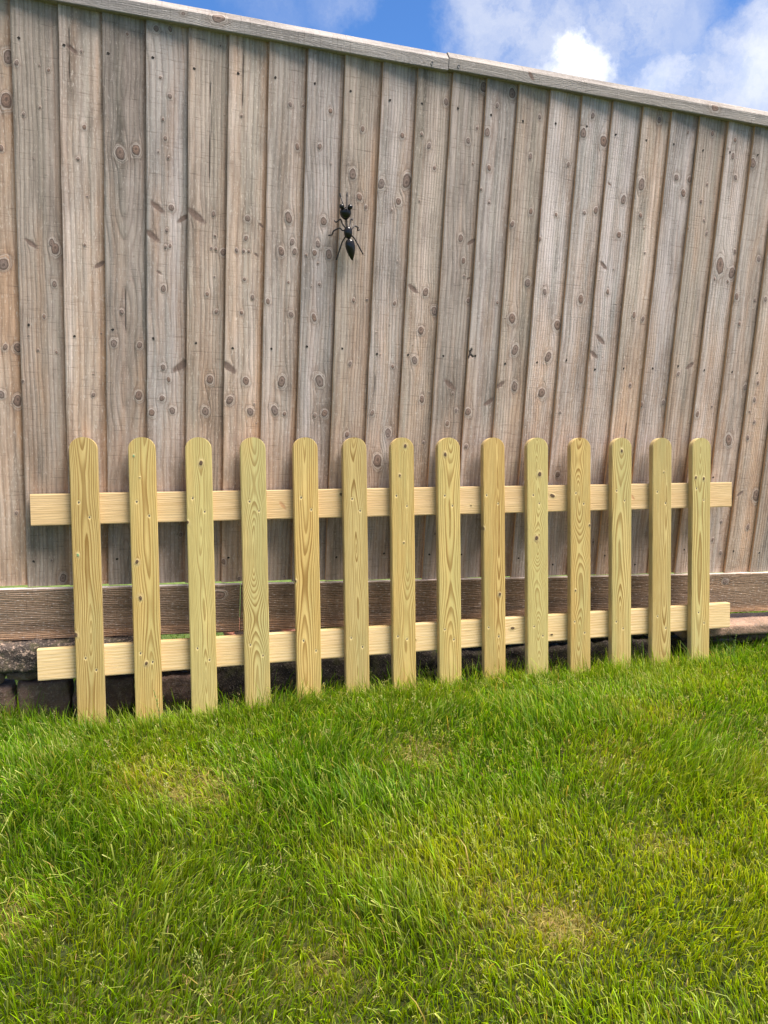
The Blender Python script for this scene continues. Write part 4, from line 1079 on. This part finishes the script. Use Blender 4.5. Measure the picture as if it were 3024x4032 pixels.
def thatch_layer(n, x0, x1, y0, y1):
    x, y = scatter(n, x0, x1, y0, y1)
    dry, yel, hf = fields(x, y)
    shel = np.clip((y + 0.17) / 0.06, 0, 1) * (x > -0.3) * (x < 1.9)
    k_ = NP.rand(n) > 0.85 * shel; x, y, dry = x[k_], y[k_], dry[k_]; n = len(x)
    h = NP.uniform(0.010, 0.028, n); w = NP.uniform(0.0010, 0.0020, n)
    r = NP.rand(n, 1)
    base = np.where(r < 0.55, np.array([0.075, 0.14, 0.002]), np.where(r < 0.85, np.array([0.16, 0.21, 0.006]), np.array([0.24, 0.19, 0.05])))
    base = base * (1 - 0.6 * dry[:, None]) + 0.6 * dry[:, None] * np.array([0.42, 0.32, 0.11])
    base = base * NP.uniform(0.5, 1.3, (n, 1))
    SETS.append(blades(x, y, h, w, NP.uniform(0.4, 0.95, n), NP.uniform(0, 6.28, n), base, base * 1.2, NP.uniform(0, 0.5, n)))


thatch_layer(110000, -0.75, 2.35, -1.72, -0.02)
# main view area dense, then margins thinner
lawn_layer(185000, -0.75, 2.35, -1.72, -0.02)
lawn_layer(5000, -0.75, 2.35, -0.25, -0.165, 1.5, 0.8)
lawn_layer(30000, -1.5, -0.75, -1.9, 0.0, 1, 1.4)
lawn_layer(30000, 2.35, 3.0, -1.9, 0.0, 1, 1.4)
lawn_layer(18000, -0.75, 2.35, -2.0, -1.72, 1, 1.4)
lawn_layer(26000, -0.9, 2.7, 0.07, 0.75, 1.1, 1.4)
straw_layer(50000, -0.75, 2.35, -1.72, -0.02)
Vv = np.concatenate([s_[0] for s_ in SETS]); Cc = np.concatenate([s_[1] for s_ in SETS])
off = 0; Ff = []
for v_, c_, f_ in SETS: Ff.append(f_ + off); off += len(v_)
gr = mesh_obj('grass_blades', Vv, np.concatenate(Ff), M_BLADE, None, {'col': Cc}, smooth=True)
tag(gr, 'mown green grass blades with yellow and straw coloured patches covering the lawn', 'grass', kind='stuff')
SETS.clear()

# flowering meadow-grass heads
def seed_heads(pts):
    V, C, F = [], [], []
    rs = random.Random(3)

    def quad(p, d, L, w_, col):
        s = Vector((rs.uniform(-1, 1), rs.uniform(-1, 1), rs.uniform(-0.3, 0.3)))
        s = d.cross(s).normalized() * w_
        s2 = d.cross(s).normalized() * w_
        for sv in (s, s2):
            n = len(V)
            V.extend([p, p + d * L * 0.45 + sv, p + d * L, p + d * L * 0.45 - sv]); C.extend([col] * 4); F.append([n, n + 1, n + 2, n + 3])
    for x, y, hh in pts:
        z = float(ground_z(np.array([x]), np.array([y]))[0])
        p = Vector((x, y, z)); d = Vector((rs.gauss(0, 0.35), rs.gauss(0, 0.35), 1)).normalized()
        n = 6; bend = Vector((rs.gauss(0, 0.10), rs.gauss(0, 0.10), 0))
        cur = p
        sc_ = (0.16, 0.22, 0.06, 1)
        pale = rs.choice([(0.46, 0.50, 0.18, 1), (0.60, 0.60, 0.28, 1), (0.38, 0.44, 0.12, 1), (0.56, 0.50, 0.28, 1)])
        pts_ = [cur]
        for k in range(n):
            d = (d + bend).normalized(); cur = cur + d * hh / n; pts_.append(cur)
        for k in range(n):
            a, b_ = pts_[k], pts_[k + 1]; s = Vector((0.0005, 0.0002, 0)); q_ = len(V)
            V.extend([a - s, a + s, b_ + s * 0.8, b_ - s * 0.8]); C.extend([sc_] * 4); F.append([q_, q_ + 1, q_ + 2, q_ + 3])
        for k in range(rs.randint(7, 15)):
            t = rs.uniform(0.55, 1.0); i_ = min(int(t * n), n - 1); q_ = pts_[i_].lerp(pts_[i_ + 1], t * n - i_)
            side = Vector((rs.gauss(0, 1), rs.gauss(0, 1), rs.uniform(0.1, 0.9))).normalized()
            q2 = q_ + side * rs.uniform(0.001, 0.013) * (1.25 - t)
            quad(q2, (side + d * 0.8).normalized(), rs.uniform(0.0032, 0.0062), 0.0010, pale)
    return V, C, F


rs = random.Random(77); pts = []
while len(pts) < 950:
    x = rs.uniform(-0.7, 2.2); y = rs.uniform(-1.65, -0.06)
    if fbm(np.array([x * 3.3]), np.array([y * 3.3]), 90.0, 2)[0] + rs.uniform(-0.2, 0.2) > 0.5: pts.append((x, y, rs.uniform(0.036, 0.075)))
V, C, F = seed_heads(pts)
sh = mesh_obj('meadow_grass_heads', [tuple(v) for v in V], F, M_BLADE, None, {'col': np.array(C)})
tag(sh, 'pale flowering seed heads of meadow grass rising above the lawn', 'grass', kind='stuff')

# ---------------------------------------------------------------- small weeds by the feet of the panel
mt, g, b = new_mat('horsetail_green', 0.6)
g.put(b.inputs['Base Color'], g.ramp(g.noise(g.node('ShaderNodeTexCoord').outputs['Object'], 120, 3), [(0.3, (0.07, 0.14, 0.02)), (0.7, (0.16, 0.24, 0.05))]))
M_WEED = mt


def horsetail(x, y, hh, label, lean, seed):
    z = float(ground_z(np.array([x]), np.array([y]))[0]) - 0.003
    root = empty('horsetail', Matrix.Translation((x, y, z)), label, 'weed', 'horsetail weeds at the feet of the panel')
    rs = random.Random(seed); n = 12; P = []
    for k in range(n + 1):
        t = k / n; P.append(Vector((lean * t * t * hh, 0, t * hh)))
    tube('stem', P, 0.0012, M_WEED, root, 6, 0.0006)
    vs, fs = [], []
    for k in range(2, n):
        for q_ in range(7):
            a = 2 * math.pi * (q_ + rs.random()) / 7; L = hh * 0.16 * (1.05 - k / n) + 0.003
            d = Vector((math.cos(a), math.sin(a), 0.9)).normalized(); s = d.cross(Vector((0, 0, 1))).normalized() * 0.0006
            s2 = Vector((0, 0, 0.0006)); p = P[k]; i_ = len(vs)
            vs += [p - s, p + s, p + s2, p + d * L]; fs += [[i_, i_ + 1, i_ + 3], [i_ + 1, i_ + 2, i_ + 3], [i_ + 2, i_, i_ + 3]]
    mesh_obj('needles', vs, fs, M_WEED, root)


horsetail(-0.005, -0.235, 0.13, 'thin upright horsetail weed growing in front of the second pale from the left', -0.15, 1)
horsetail(1.94, -0.16, 0.11, 'bushy upright horsetail weed beside the right end of the lower rail', 0.05, 2)
